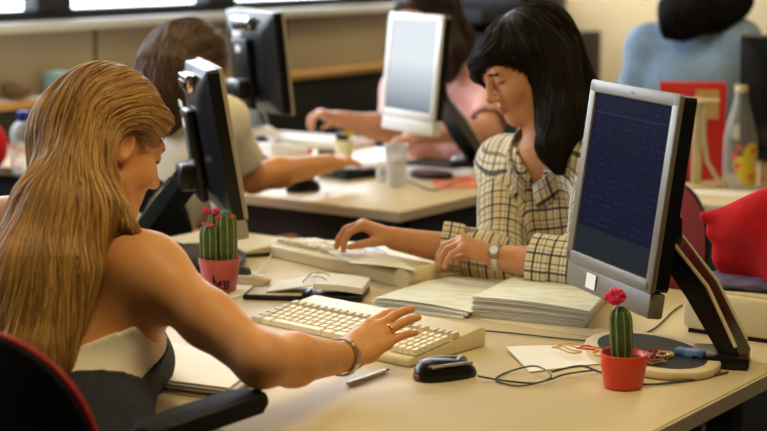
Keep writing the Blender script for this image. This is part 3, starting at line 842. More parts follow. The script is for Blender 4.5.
def bracelet(name, c, axis, rx, ry, u, mats, parent, base, links=16, w=.009, th=.0028, face=None):
    mb = MB(); v = np.cross(axis, u)
    pts = [c + rx * math.cos(t) * u + ry * math.sin(t) * v for t in np.linspace(0, 2 * math.pi, links, endpoint=False)]
    for i, p in enumerate(pts):
        t = 2 * math.pi * i / links; tg = nrm(-rx * math.sin(t) * u + ry * math.cos(t) * v); nn = nrm(np.cross(tg, axis))
        R = Matrix((tg, axis, nn)).transposed()
        ln = 2 * math.pi * (rx + ry) / 2 / links
        mb.box(p - base, (ln * .92, w * (1.0 if i % 2 else .8), th), R, .0008)
    if face is not None:
        f = nrm(face - axis * (np.asarray(face) @ axis)); tg = np.cross(axis, f); p = c + f * (rx * abs(f @ u) + ry * abs(f @ v) + .002)
        R = Matrix((tg, axis, f)).transposed()
        mb.lathe([(.0001, -.003), (.0115, -.003), (.0125, 0), (.011, .003), (.0001, .003)], 20, p - base, R=R, mi=0)
        mb.lathe([(.0001, .0031), (.0092, .0032), (.0001, .0034)], 20, p - base, R=R, mi=1)
    return obj(name, mb, mats, parent)
# ---------- the blonde woman in the foreground -------------------------------
f1 = (.80, .60)
h1 = Head((0, 0, 0), f1, 26, 4, .93)
h1.C = P(125, 147, 2.68) - h1.R @ (np.array([.08, -.01, 0]) * .93)
RS, RE, RW = P(147, 271, 2.60), P(262, 361, 2.44), P(346, 357, 2.69)
rt1 = nrm([.78, -.62, -.03])
LS = RS - rt1 * .335 + np.array([0, 0, .015])
hip1 = W(1.62, 1.74, .57); ch1 = (RS + LS) / 2 + np.array([-.01, -.04, -.155]); nk1 = (RS + LS) / 2 + np.array([.012, .02, .045])
hb1 = h1.w((0, -.012, -.06))
LE = LS + np.array([-.02, .18, -.20]); LW = W(1.99, 2.03, .785)
tp, E1 = torso(hip1, ch1, rt1, LS, RS, nk1, hb1, bust=1.0)
K = P(391, 324, 2.745)
hd1, tips1, ax1 = hand(RW, K - RW, 0, np.array([-.62, .62, .42]), 1, .93, [(14, 14, 8), (6, 14, 10), (2, 12, 12), (0, 16, 12)], (6, 3, -3, -9))
hd1b, tips1b, _ = hand(LW, np.array([.62, .72, -.10]), 0, np.array([.8, -.6, 0]), -1, .93, [(20, 25, 15)] * 4)
arm1 = [cone(RS, RS * .45 + RE * .55, .049, .043, .035), cone(RS * .45 + RE * .55, RE, .043, .037, .02), cone(RE, RE * .65 + RW * .35, .039, .040, .02), cone(RE * .65 + RW * .35, RW, .040, .0245, .02)]
arm1b = [cone(LS, LE, .047, .038, .035), cone(LE, LW, .039, .025, .02)]
kL1, kR1 = W(2.04, 1.86, .60), W(2.04, 1.64, .60); fL1, fR1 = W(1.98, 1.86, .09), W(1.98, 1.64, .09)
lg1 = legs(hip1, rt1, kL1, kR1, fL1, fR1)
body1 = tp + arm1 + arm1b + hd1 + hd1b + lg1 + h1.prims()
base1 = np.array([hip1[0], hip1[1], 0.0])
pw1 = make_person('person', 'blonde long haired woman with bare shoulders typing in the foreground', base1, body1, h1, [(RW, K - RW, tips1), (LW, np.array([.62, .72, -.1]), tips1b)], [M_skin1, M_lip, M_lash1])
def loc_t(V, o, E): return (V - o) @ E
core1 = tp[:3] + tp[-4:] + lg1[:0]
core1 = [p for p in tp if True]
zc = loc_t(np.array([RS]), ch1, E1)[0][2]
def keep_band(c):
    l = loc_t(c, ch1, E1); d_arm = np.minimum(sdf_pts(arm1, c), sdf_pts(arm1b, c))
    return np.ones(len(c), bool)
def clip_band(c):
    l = loc_t(c, ch1, E1); top = -.045 + .055 * np.clip(l[:, 1] / .1, -1, 1)
    return np.maximum(np.maximum(l[:, 2] - top, -.16 - l[:, 2]), np.abs(l[:, 0]) - .168)
tors_only = tp[:3] + [p for p in tp[-3:-1]]
garment('bandeau_top', tors_only + tp[4:9], base1, pw1, M_band, .006, keep_band, .005, wrinkle(.0025, 75, (0, 0, 2), 3), clip=clip_band)
def keep_pina(c):
    l = loc_t(c, ch1, E1)
    side = (np.abs(l[:, 0] - .02) < .5)
    return -(l[:, 2] - (-.140 + .18 * np.clip((l[:, 1] + .01) / .09, 0, 1)))
garment('pinafore_dress', tors_only + tp[4:9] + lg1, base1, pw1, M_denimdark, .013, lambda c: (c[:, 2] > .42), .0055, wrinkle(.005, 45, (0, 0, 1), 5), clip=lambda c: -keep_pina(c))
strap = MB(); 
sp_pts = [ch1 + E1 @ np.array([.135, .055, .03]), ch1 + E1 @ np.array([.125, .085, .10]), (RS * .75 + nk1 * .25) + np.array([0, 0, .052]), ch1 + E1 @ np.array([.085, -.085, .12]), ch1 + E1 @ np.array([.03, -.115, -.03])]
M_shoe = mat('black_shoe', (.015, .015, .016), .4)
def shoes(person, base, feet, fdir):
    for ft in feet:
        mb = MB(); f = nrm(fdir); R = Matrix.Rotation(math.atan2(f[1], f[0]), 3, 'Z'); c = np.array([ft[0], ft[1], 0]) - base
        mb.ball(c + f * .06 + np.array([0, 0, .045]), (.125, .043, .042), 16, R=R); mb.box(c + f * .055 + np.array([0, 0, .009]), (.24, .078, .018), R, .007)
        obj('shoe', mb, M_shoe, person)
shoes(pw1, base1, (fL1, fR1), AX)
ctr = RW + nrm(RE - RW) * .016
bracelet('bracelet', ctr, nrm(RW - RE), .0305, .0295, nrm(np.cross(nrm(RW - RE), [0, 0, 1])), [M_steel], pw1, base1, 16, .015, .004)
# ring on the ring finger
knr = RW + (ax1[1] * -.009 + ax1[0] * .081 + ax1[2] * .001) * .93
fdr = nrm(ax1[0] * math.cos(R_(-3)) + ax1[1] * math.sin(R_(-3)))
mb = MB(); uu = nrm(np.cross(fdr, [0, 0, 1])); vv = np.cross(fdr, uu)
mb.tube([knr + fdr * .016 + .0098 * (math.cos(t) * uu + math.sin(t) * vv) - base1 for t in np.linspace(0, 2 * math.pi, 20, endpoint=False)], .0017, 8, closed=True); obj('finger_ring', mb, M_gold, pw1)
vol1 = [hp_ell(h1, (0, -.018, .050), (.083, .106, .092), .01),
        hp_ell(h1, (-.006, -.055, -.015), (.068, .062, .08), .04),
        hp_cone(h1, (-.01, .080, .088), (.050, .060, .074), .012, .011, .02), hp_cone(h1, (.050, .060, .074), (.075, -.012, .048), .011, .014, .02),
        hp_cone(h1, (-.01, .088, .085), (-.07, .06, .05), .016, .02, .02),
        hp_ell(h1, (0, .105, -.035), (.090, .075, .098), .008, -1)]
def hc1(pts, rad, k=.04): return [cone(pts[i], pts[i + 1], rad[i], rad[i + 1], k) for i in range(len(pts) - 1)]
vol1 += hc1([h1.w((-.02, -.07, .0)), P(88, 165, 2.69), P(62, 215, 2.63), P(40, 280, 2.57), P(34, 345, 2.50)], [.058, .056, .072, .078, .060])
vol1 += hc1([h1.w((-.05, -.06, -.02)), P(48, 222, 2.76), P(8, 320, 2.68)], [.034, .05, .055])
vol1 += hc1([h1.w((.040, -.06, -.045)), P(104, 188, 2.665), P(119, 213, 2.615), P(137, 232, 2.585)], [.020, .020, .012, .003], .02)
vol1 += hc1([h1.w((.02, -.07, -.04)), P(88, 212, 2.61), P(74, 270, 2.545), P(56, 335, 2.49)], [.034, .038, .028, .014], .03)
vol1 += [hp_ell(h1, (.100, .004, -.010), (.046, .040, .046), .008, -1), hp_ell(h1, (.080, .075, -.055), (.055, .085, .075), .010, -1)]
def flow1(p):
    l = h1.loc(p); sx = np.tanh(l[:, 0] / .02)
    a = np.stack([sx * .55, np.full(len(p), -.85), np.where(l[:, 1] > .02, .15, -.35)], 1) @ h1.R.T
    t = np.clip((.05 - l[:, 2] - .5 * l[:, 1]) / .06, 0, 1)[:, None]
    wav = np.stack([.10 * np.sin(p[:, 2] * 42 + p[:, 0] * 30), .04 * np.cos(p[:, 2] * 37), np.zeros(len(p))], 1)
    return a * (1 - t) + (np.array([-.10, -.10, -1.0]) + wav) * t
make_hair('hair', vol1, flow1, base1, pw1, M_hblonde, 9000, (.10, .24), lambda p: np.maximum(0, .94 - p[:, 2]), steps=18, rad=.0011, free=.7, seed=2, jit=.07)
# ---------- the dark haired woman in the plaid shirt -------------------------
f2 = (-.90, -.435)
h2 = Head((0, 0, 0), f2, 30, -3, .915)
h2.C = P(488, 102, 3.70) - h2.R @ (np.array([0, .121, -.027]) * .915)
RS2, LS2 = P(505, 167, 3.85), P(603, 168, 3.60)
rt2 = nrm(RS2 - LS2)
hip2 = W(3.50, 1.86, .57); nk2 = (RS2 + LS2) / 2 + np.array([-.01, -.01, .055]); ch2 = (RS2 + LS2) / 2 + np.array([.05, .06, -.15])
RE2, RW2 = P(499, 258, 3.64), P(395, 239, 3.66); LE2, LW2 = P(592, 270, 3.40), P(496, 257, 3.48)
tp2, E2 = torso(hip2, ch2, rt2, LS2, RS2, nk2, h2.w((0, -.012, -.06)), bust=1.15)
d2r = P(357, 221, 3.66) - RW2; d2l = P(467, 244, 3.49) - LW2
hd2r, tips2r, ax2r = hand(RW2, d2r, 0, np.array([-.1, -1, .1]), 1, .93, [(52, 38, 20), (46, 34, 20), (40, 36, 20), (30, 36, 20)], (4, 1, -2, -6), (30, 25, 15))
hd2l, tips2l, ax2l = hand(LW2, d2l, 0, np.array([-.1, 1, .15]), -1, .93, [(40, 42, 20), (44, 40, 20), (46, 34, 15), (48, 30, 15)], (4, 1, -2, -6), (35, 20, 15))
arm2 = [cone(RS2, RE2, .048, .040, .03), cone(RE2, RE2 * .6 + RW2 * .4, .041, .037, .02), cone(RE2 * .6 + RW2 * .4, RW2, .037, .0255, .02)]
arm2b = [cone(LS2, LE2, .048, .040, .03), cone(LE2, LE2 * .6 + LW2 * .4, .041, .038, .02), cone(LE2 * .6 + LW2 * .4, LW2, .038, .0255, .02)]
kR2, kL2 = W(3.08, 2.00, .58), W(3.08, 1.76, .58); fR2, fL2 = W(3.12, 2.0, .09), W(3.12, 1.76, .09)
lg2 = legs(hip2, rt2, kL2, kR2, fL2, fR2)
body2 = tp2 + arm2 + arm2b + hd2r + hd2l + lg2 + h2.prims()
base2 = np.array([hip2[0], hip2[1], 0.0])
pw2 = make_person('person', 'dark haired woman in plaid shirt and wristwatch working at a keyboard', base2, body2, h2, [(RW2, d2r, tips2r), (LW2, d2l, tips2l)], [M_skin2, M_lip, M_lash2])
sl2, sl2b = [RS2, RE2, RW2], [LS2, LE2, LW2]
def plaid_attr(V):
    l = loc_t(V, ch2, E2); dT = sdf_pts(tp2, V)
    uv = np.stack([l[:, 0] + .25 * l[:, 1], l[:, 2] + .12 * l[:, 0]], 1)
    for pl in (sl2, sl2b):
        b, q = limb_uv(V, pl, (0, 0, 1)); dA = b - .043; m = (dA < dT - .012)
        uv[m] = q[m]
    return {'plaid': np.concatenate([uv, np.zeros((len(V), 1))], 1)}
aR = nrm(RW2 - RE2); aL = nrm(LW2 - LE2); cutR = P(440, 247, 3.65); cutL = P(531, 264, 3.44)
vdir = nrm(h2.w((0, .03, -.05)) - ch2)
def keep_shirt(c):
    l = loc_t(c, ch2, E2)
    fr = sdf_pts([cone(RE2, RW2, .02, .02)], c) < .055; fl = sdf_pts([cone(LE2, LW2, .02, .02)], c) < .055
    k = ~(fr & ((c - cutR) @ aR > 0)) & ~(fl & ((c - cutL) @ aL > 0)) & (c[:, 2] > .52)
    return k
def clip_shirt(c):
    l = loc_t(c, ch2, E2); d = c - nk2; zz = d @ E2[:, 2]
    nkd = np.linalg.norm(d - np.outer(zz, E2[:, 2]), axis=1)
    a = np.minimum(.072 - nkd, zz + .02)                                   # neck hole
    b = np.minimum(.050 * (c[:, 2] - .918) / .09 - np.abs(l[:, 0] + .004), l[:, 1]) # V opening
    return np.maximum(a, b)
shirt_pr = tp2[:-1] + [cone(RS2, RE2, .047, .047, .035), cone(RE2, RE2 * .4 + RW2 * .6, .052, .046, .02), cone(LS2, LE2, .055, .050, .035), cone(LE2, LE2 * .4 + LW2 * .6, .052, .047, .02)]
shirt = garment('plaid_shirt', shirt_pr, base2, pw2, M_plaid, .008, keep_shirt, .0048, wrinkle(.0060, 38, (0, 0, .5), 8), plaid_attr, clip=clip_shirt)
for (cc, ax_, rr) in ((cutR, aR, .054), (cutL, aL, .055)):       # turned up cuffs
    mb = MB(); u = nrm(np.cross(ax_, [0, 0, 1])); v = np.cross(ax_, u); pl = sl2 if ax_ is aR else sl2b
    q = np.asarray(pl[1]) + ax_ * ((cc - np.asarray(pl[1])) @ ax_)
    N = 28
    def ringp(i, j):
        t = 2 * math.pi * i / N; prof = [(0, -.001), (.004, .0015), (.004, .045), (0, .047)][j]
        return q - base2 + (rr + prof[0] + .0015 * math.sin(3 * t)) * (math.cos(t) * u + math.sin(t) * v) - ax_ * prof[1]
    vs = [ringp(i, j) for i in range(N) for j in range(4)]
    mb.poly(vs, [(i * 4 + j, ((i + 1) % N) * 4 + j, ((i + 1) % N) * 4 + j + 1, i * 4 + j + 1) for i in range(N) for j in range(3)])
    o = obj('cuff', mb, M_plaid, shirt)
    at = o.data.attributes.new('plaid', 'FLOAT_VECTOR', 'POINT'); at.data.foreach_set('vector', np.array([(2 * math.pi * i / N * .055, (0, .002, .047, .049)[j], 0) for i in range(N) for j in range(4)], np.float32).ravel())
# collar: two folded leaves following the neck opening
for sg in (-1, 1):
    mb = MB(); NU, NV = 12, 4
    up2 = E2[:, 2]; fw2 = E2[:, 1]; r2_ = E2[:, 0]
    def cp(u, v):
        t = u * math.pi * .95            # from the nape round to the V
        rad = .072 + .006 * math.sin(t) + v * .022
        back = -math.cos(t); 
        p = nk2 + r2_ * sg * rad * math.sin(t) * 1.05 + fw2 * (rad * (back * 1.0) + .012)
        z = .030 + (1 - u) * .018 - u ** 2 * .062 - v * (.040 + .018 * u) + .012 * math.sin(v * 3.1)
        return p + up2 * z + fw2 * .016 * u - base2
    mb.grid(cp, NU, NV)
    o = obj('collar', mb, M_plaid, shirt)
    md = o.modifiers.new('Solidify', 'SOLIDIFY'); md.thickness = .003
    at = o.data.attributes.new('plaid', 'FLOAT_VECTOR', 'POINT'); at.data.foreach_set('vector', np.array([(i / NU * .2, j / NV * .05 + .012, 0) for i in range(NU + 1) for j in range(NV + 1)], np.float32).ravel())
bt = MB()
for k in range(5):
    l = np.array([.012, 0, .03 - .055 * k]); p = ch2 + E2 @ l
    q = p + E2[:, 1] * .05
    for _ in range(30):
        d = sdf_pts(shirt_pr, q[None], .008)[0]; q = q - E2[:, 1] * (-d) if d < 0 else q - E2[:, 1] * min(d, .02) * .5
    bt = MB(); bt.ball(q - base2, .0045, 8); obj('button', bt, M_whitep, shirt)

garment('trousers', tp2[:2] + lg2, base2, pw2, M_jean, .012, lambda c: (c[:, 2] < .60) & (c[:, 2] > .10), .008)
shoes(pw2, base2, (fR2, fL2), -AX)
wc = LW2 + nrm(LW2 - LE2) * -.006
bracelet('wristwatch', wc, nrm(LW2 - LE2), .0290, .0275, nrm(np.cross(nrm(LW2 - LE2), [0, 0, 1])), [M_steel, M_whitep], pw2, base2, 18, .014, .003, np.array([-.2, -.8, .5]))
vol2 = [hp_ell(h2, (0, -.036, .044), (.090, .126, .0805), .01),
        hp_ell(h2, (0, -.06, -.01), (.088, .092, .10), .04),
        hp_cone(h2, (-.030, .078, .078), (.020, .092, .062), .012, .012, .02), hp_cone(h2, (.020, .092, .062), (.052, .088, .028), .012, .010, .02), hp_cone(h2, (.052, .088, .028), (.066, .074, -.012), .010, .004, .02),
        hp_ell(h2, (-.004, .118, -.055), (.078, .080, .092), .012, -1), hp_ell(h2, (-.045, .095, .0), (.052, .050, .060), .012, -1)]
vol2 += [hp_cone(h2, (-.078, -.004, .04), (-.084, -.014, -.03), .022, .024, .02), hp_cone(h2, (-.084, -.014, -.03), (-.074, -.008, -.088), .024, .022, .02)]
vol2 += hc1([h2.w((-.072, -.010, -.088)), P(552, 142, 3.61), P(557, 160, 3.585)], [.028, .026, .008], .02)
vol2 += hc1([h2.w((-.06, -.05, -.02)), P(566, 120, 3.66), P(570, 134, 3.64), P(563, 160, 3.61)], [.055, .050, .030, .010], .03)
vol2 += hc1([h2.w((.02, -.10, -.02)), P(584, 112, 3.80), P(586, 136, 3.78)], [.065, .052, .025], .03)
vol2 += [hp_cone(h2, (.078, .01, .03), (.080, -.02, -.10), .022, .016, .02)]
def flow2(p):
    l = h2.loc(p); c = l - np.array([.01, -.045, .15]); c[:, 2] *= .4
    a = c / (np.linalg.norm(c, axis=1)[:, None] + 1e-6)
    a[:, 0] += np.where(l[:, 1] > .03, .55, 0)
    a = a @ h2.R.T
    t = np.clip((.07 - l[:, 2]) / .09, 0, 1)[:, None]; t = np.where((l[:, 1] > .05)[:, None], t * .25, t)
    g = np.array([0, 0, -1.0]) + np.stack([.12 * np.sin(p[:, 2] * 40), .05 * np.cos(p[:, 2] * 30), 0 * p[:, 0]], 1)
    return a * (1 - t) + g * t
make_hair('hair', vol2, flow2, base2, pw2, M_hblack, 7500, (.07, .16), lambda p: np.maximum(0, 1.10 - p[:, 2]), steps=14, rad=.0012, free=.6, seed=4, jit=.09)
# ---------- the three women behind -------------------------------------------
def far_person(label, head, joints, hipz, sk, hr, garm, gkeep, hairargs, hands_, gm_name, attr=None, wide=1.0, bust=.9, gi=.010):
    RS, LS, RE, LE, RW, LW, hip, ch, nk, kR, kL, fR, fL = joints
    rt = nrm(RS - LS); t, E = torso(hip, ch, rt, LS, RS, nk, head.w((0, -.012, -.06)), bust=bust, wide=wide)
    ar = [cone(RS, RE, .047, .039, .03), cone(RE, RE * .65 + RW * .35, .043, .043, .02), cone(RE * .65 + RW * .35, RW, .043, .028, .02), cone(LS, LE, .047, .039, .03), cone(LE, LW, .042, .027, .02)]
    hs = []; hl = []
    for (w, d, th, sd, cu) in hands_:
        L, tips, _ = hand(w, d, 0, th, sd, .95, cu); hs += L; hl.append((w, np.asarray(d, float), tips))
    lg = legs(hip, rt, kL, kR, fL, fR)
    base = np.array([hip[0], hip[1], 0.0])
    o = make_person('person', label, base, t + ar + hs + lg + head.prims(), head, hl, [sk, M_lip, M_lash1], .007, .0038, .0034)
    sp = t[:-1] + [cone(RS, RE, .054, .048, .03), cone(RE, RW, .047, .036, .02), cone(LS, LE, .054, .048, .03), cone(LE, LW, .047, .036, .02)]
    g = garment(gm_name, sp, base, o, garm, gi, lambda c: gkeep(c, E, ch, nk), .007, wrinkle(.004, 30, (0, 0, 1), 12), thick=.003)
    garment('trousers', t[:2] + lg, base, o, M_jean, .012, lambda c: (c[:, 2] < hip[2] + .04) & (c[:, 2] > .10), .011)
    fdir = np.cross(E[:, 2], E[:, 0]); shoes(o, base, (fR, fL), [fdir[0], fdir[1], 0])
    tail, hem = hairargs
    vol = [hp_ell(head, (0, -.025, .052), (.092, .115, .096), .01), hp_ell(head, (0, -.055, -.01), (.084, .075, .09), .04),
           hp_ell(head, (0, .100, -.045), (.088, .075, .10), .010, -1)]
    for pts, rad in tail: vol += hc1(pts, rad, .04)
    def flow(p):
        l = head.loc(p); sx = np.tanh(l[:, 0] / .03)
        a = np.stack([sx * .8, np.full(len(p), -.6), -.3 + 0 * sx], 1) @ head.R.T; tt = np.clip((.06 - l[:, 2]) / .07, 0, 1)[:, None]
        return a * (1 - tt) + (np.array([0, 0, -1.0]) + np.stack([.15 * np.sin(p[:, 2] * 35), 0 * sx, 0 * sx], 1)) * tt
    make_hair('hair', vol, flow, base, o, hr, 2600, (.08, .20), lambda p: np.maximum(0, hem - p[:, 2]), .008, 12, .0022, (-.002, .008), 5, .12, .6)
    return o, g, E, base
def neckcut(c, nk, E, r=.075, z0=.0):
    d = c - nk; z = d @ E[:, 2]; rr = np.linalg.norm(d - np.outer(z, E[:, 2]), axis=1)
    return ~((z > z0) & (rr < r)) & ~((z > z0 - .06) & (rr < r) & (d @ E[:, 1] > .02))
# brown haired woman in the white tee
h3 = Head(P(193, 71, 4.62), (.86, .51), 24, 0, .9)
RS3 = P(222, 122, 4.50); LS3 = RS3 + np.array([-.27, .20, .0]); RE3 = P(252, 178, 4.62); RW3 = P(328, 163, 4.88); LE3 = LS3 + np.array([.05, .16, -.24]); LW3 = W(4.02, 3.50, .80)
mid = (RS3 + LS3) / 2
j3 = (RS3, LS3, RE3, LE3, RW3, LW3, mid + np.array([-.14, -.17, -.44]), mid + np.array([-.03, -.05, -.16]), mid + np.array([.01, .02, .05]),
      W(3.78, 3.02, .57), W(3.78, 3.3, .57), W(3.74, 3.02, .09), W(3.74, 3.3, .09))
cut3 = RS3 * .30 + RE3 * .70; a3 = nrm(RE3 - RS3); a3b = nrm(LE3 - LS3)
def gk3(c, E, ch, nk):
    arms = ((c - cut3) @ a3 < 0) | (sdf_pts([cone(RS3, RE3, .03, .03), cone(RE3, RW3, .03, .03)], c) > .045)
    near = sdf_pts([cone(RE3, RW3, .05, .05), cone(LE3, LW3, .05, .05)], c) > .012
    return arms & near & (c[:, 2] > .50) & neckcut(c, nk, E)
far_person('brown haired woman in white shirt seated behind a black monitor', h3, j3, .55, M_skin1, M_hbrown, M_tee, gk3,
    ([([h3.w((-.02, -.07, .0)), P(168, 78, 4.52), P(162, 98, 4.48), P(160, 112, 4.47)], [.08, .08, .06, .03]), ([h3.w((.06, -.04, .0)), P(196, 85, 4.52), P(194, 98, 4.50)], [.035, .04, .02])], 1.06),
    [(RW3, P(352, 158, 4.98) - RW3, np.array([-.5, .8, .1]), 1, [(12, 12, 8)] * 4), (LW3, np.array([.6, .75, -.1]), np.array([.8, -.6, 0]), -1, [(20, 25, 15)] * 4)], 't_shirt')
# woman in pink behind the white monitor
h4 = Head(P(424, 14, 5.72), (-.62, -.78), 22, 0, .9)
RS4, LS4 = P(402, 88, 5.84), P(494, 86, 5.62); mid = (RS4 + LS4) / 2
RE4, RW4 = P(392, 131, 5.72), P(338, 119, 5.60); LE4, LW4 = P(487, 131, 5.48), P(432, 136, 5.40)
j4 = (RS4, LS4, RE4, LE4, RW4, LW4, mid + np.array([.10, .14, -.44]), mid + np.array([.02, .03, -.15]), mid + np.array([-.01, -.01, .05]),
      W(4.72, 3.34, .57), W(4.72, 3.06, .57), W(4.76, 3.34, .09), W(4.76, 3.06, .09))
def gk4(c, E, ch, nk):
    k = np.ones(len(c), bool)
    for (S, e, w) in ((RS4, RE4, RW4), (LS4, LE4, LW4)):
        cu = S * .25 + e * .75; a = nrm(e - S)
        k &= ((c - cu) @ a < 0) | (sdf_pts([cone(S, e, .03, .03)], c) > .04)
        k &= sdf_pts([cone(e, w, .05, .05)], c) > .010
    return k & (c[:, 2] > .50) & neckcut(c, nk, E, .08)
far_person('dark haired woman in pink shirt behind a white monitor', h4, j4, .55, M_skin3, M_hred, M_pink, gk4,
    ([([h4.w((0, -.06, .0)), P(448, 40, 5.80), P(452, 66, 5.76)], [.08, .075, .045]), ([h4.w((-.08, .0, .02)), P(452, 50, 5.62), P(450, 70, 5.60)], [.03, .035, .02]), ([h4.w((.08, .0, .02)), P(396, 50, 5.84)], [.03, .03])], 1.1),
    [(RW4, P(318, 112, 5.55) - RW4, np.array([-.1, -1, .2]), 1, [(35, 50, 35), (40, 55, 35), (42, 55, 35), (42, 55, 35)]), (LW4, P(405, 138, 5.35) - LW4, np.array([-.1, 1, .2]), -1, [(20, 25, 15)] * 4)], 'pink_shirt')
# woman in the denim jacket, seen from behind
h5 = Head(P(712, -16, 5.72), (.22, .97), 14, 0, .9)
LS5, RS5 = P(648, 46, 5.78), P(738, 42, 5.62); mid = (RS5 + LS5) / 2
LE5, RE5 = P(634, 98, 5.72), P(744, 98, 5.62); LW5, RW5 = P(655, 112, 5.92), P(735, 112, 5.86)
hip5 = mid + np.array([-.03, -.10, -.50])
f5 = nrm([.2, .97, 0])
j5 = (RS5, LS5, RE5, LE5, RW5, LW5, hip5, mid + np.array([-.01, -.03, -.16]), mid + np.array([0, .01, .05]),
      hip5 + f5 * .42 + np.array([.13, 0, 0]), hip5 + f5 * .42 + np.array([-.13, 0, 0]), np.array([*(hip5 + f5 * .40)[:2], .09]) + np.array([.13, 0, 0]), np.array([*(hip5 + f5 * .40)[:2], .09]) + np.array([-.13, 0, 0]))
def gk5(c, E, ch, nk):
    k = c[:, 2] > hip5[2] - .08
    for (e, w) in ((RE5, RW5), (LE5, LW5)): k &= ((c - (w * .9 + e * .1)) @ nrm(w - e) < 0) | (sdf_pts([cone(e, w, .03, .03)], c) > .05)
    return k & neckcut(c, nk, E, .07)
o5, g5, E5, b5 = far_person('black haired woman in denim jacket seen from behind', h5, j5, .55, M_skin3, M_hjet, M_denim, gk5,
    ([([h5.w((0, -.06, .0)), P(694, 2, 5.62), P(676, 12, 5.58), P(666, 26, 5.57)], [.09, .075, .05, .010]), ([h5.w((-.02, -.07, .0)), P(700, 4, 5.60), P(684, 28, 5.57)], [.07, .06, .012]), ([h5.w((.03, -.06, .0)), P(730, 2, 5.60), P(728, 16, 5.57)], [.075, .06, .02])], 1.2),
    [(RW5, f5, np.array([-1, .2, 0]), 1, [(20, 25, 15)] * 4), (LW5, f5, np.array([1, .2, 0]), -1, [(20, 25, 15)] * 4)], 'denim_jacket', wide=1.05, gi=.016)
# ------------------------------------------------------------------ chairs
def chair(label, a, b, yaw, shell, edge, seat_z=.46, back_h=.50, back_c=.70, lean=8, arms=False, bw=.46, group='office chairs of the room', back_off=.22, z_base=0):
    t = thing('office_chair', label, 'chair', W(a, b, 0), yaw, group)      # local +y = the way the sitter faces
    m = MB(); m.prism(rrect(.47, .46, .09), seat_z - .05, seat_z, 0, .02); obj('seat', m, shell, t)
    th = R_(lean)
    def bp(u, v, off):
        ang = u * 2 * math.pi; x = .5 * bw * math.copysign(abs(math.cos(ang)) ** .62, math.cos(ang)) * v; z = .5 * back_h * math.copysign(abs(math.sin(ang)) ** .62, math.sin(ang)) * v
        y = -back_off + .10 * (x / .23) ** 2 * .55 - (z) * math.tan(th) + off * (1 - .7 * v ** 4)
        return (x, y, back_c + z)
    m = MB(); NU, NV = 40, 8
    for off in (-.032, .028):
        vs = [[m.bm.verts.new(Vector(bp(i / NU, max(j / NV, .02), off))) for i in range(NU)] for j in range(NV + 1)]
        fs = [m.bm.faces.new([vs[j][i], vs[j][(i + 1) % NU], vs[j + 1][(i + 1) % NU], vs[j + 1][i]]) for i in range(NU) for j in range(NV)]
        fs.append(m.bm.faces.new(vs[0])); m._tag(fs, 0)
        if off > 0: ring2 = vs[-1]
        else: ring1 = vs[-1]
    m._tag([m.bm.faces.new([ring1[i], ring1[(i + 1) % NU], ring2[(i + 1) % NU], ring2[i]]) for i in range(NU)], 0)
    bk = obj('backrest', m, shell, t)
    if edge is not None:
        m = MB(); m.tube([bp(i / 60, 1.005, 0) for i in range(60)], .0045, 8, closed=True); obj('piping', m, edge, bk)
    m = MB(); m.tube([(0, -.05, seat_z - .06), (0, -back_off - .03, seat_z - .05), (0, -back_off - .045, back_c - .12)], .02, 8); obj('back_bar', m, M_black, t)
    m = MB(); m.tube([(0, 0, .10), (0, 0, seat_z - .05)], .028, 12); obj('gas_column', m, M_black, t)
    for k in range(5):
        an = 2 * math.pi * k / 5 + .3; c, s_ = math.cos(an), math.sin(an)
        m = MB(); m.tube([(0, 0, .105), (.28 * c, .28 * s_, .07)], [.026, .018], 8); lg = obj('leg', m, M_black, t)
        m = MB(); m.tube([(.28 * c - .012 * s_, .28 * s_ + .012 * c, .028), (.28 * c + .012 * s_, .28 * s_ - .012 * c, .028)], .028, 14); obj('castor', m, M_black, lg)
    if arms:
        for sx in arms:
            m = MB(); m.prism([(sx * .115 + x, .118 + y) for x, y in rrect(.065, .26, .032)], .782, .808, 0, .010); ap = obj('armrest', m, M_chblk, t)
            m = MB(); m.tube([(sx * .20, 0, seat_z - .04), (sx * .27, .0, seat_z), (sx * .26, .06, .66), (sx * .17, .10, .770)], .016, 8); obj('armrest_post', m, M_black, ap)
    return t
M_chblk = mat('chair_black_fabric', (.007, .007, .0075), .7, spec=.25, var=.2, scale=80, bump=.2, bscale=900)
M_chred = mat('chair_red_fabric', (.19, .012, .014), .85, var=.15, scale=60, bump=.2, bscale=600)
M_pipe = mat('red_piping', (.42, .015, .015), .5)
chair('black office chair with red piping under the blonde woman', 1.62, 1.70, YAW, M_chblk, M_pipe, back_c=.74, back_h=.50, back_off=.225, bw=.45, arms=(1,))
chair('dark red chair back behind the right hand monitor, under the plaid shirted woman', 3.44, 1.90, YAW + math.pi, M_chred, M_black, back_c=.69, back_h=.42, lean=6, back_off=.22, bw=.44)
chair('black office chair under the brown haired woman in white shirt', 3.42, 3.22, YAW, M_chblk, None, back_c=.66, back_h=.42)
chair('black office chair under the woman in pink shirt', 5.12, 3.20, YAW + math.pi, M_chblk, None, back_c=.66, back_h=.40)
chair('black office chair under the woman in denim jacket', 0, 0, R_(-11), M_chblk, None, back_c=.62, back_h=.36, back_off=.27).location = (hip5[0], hip5[1] + .03, hip5[2] - .56 if hip5[2] > .56 else 0)
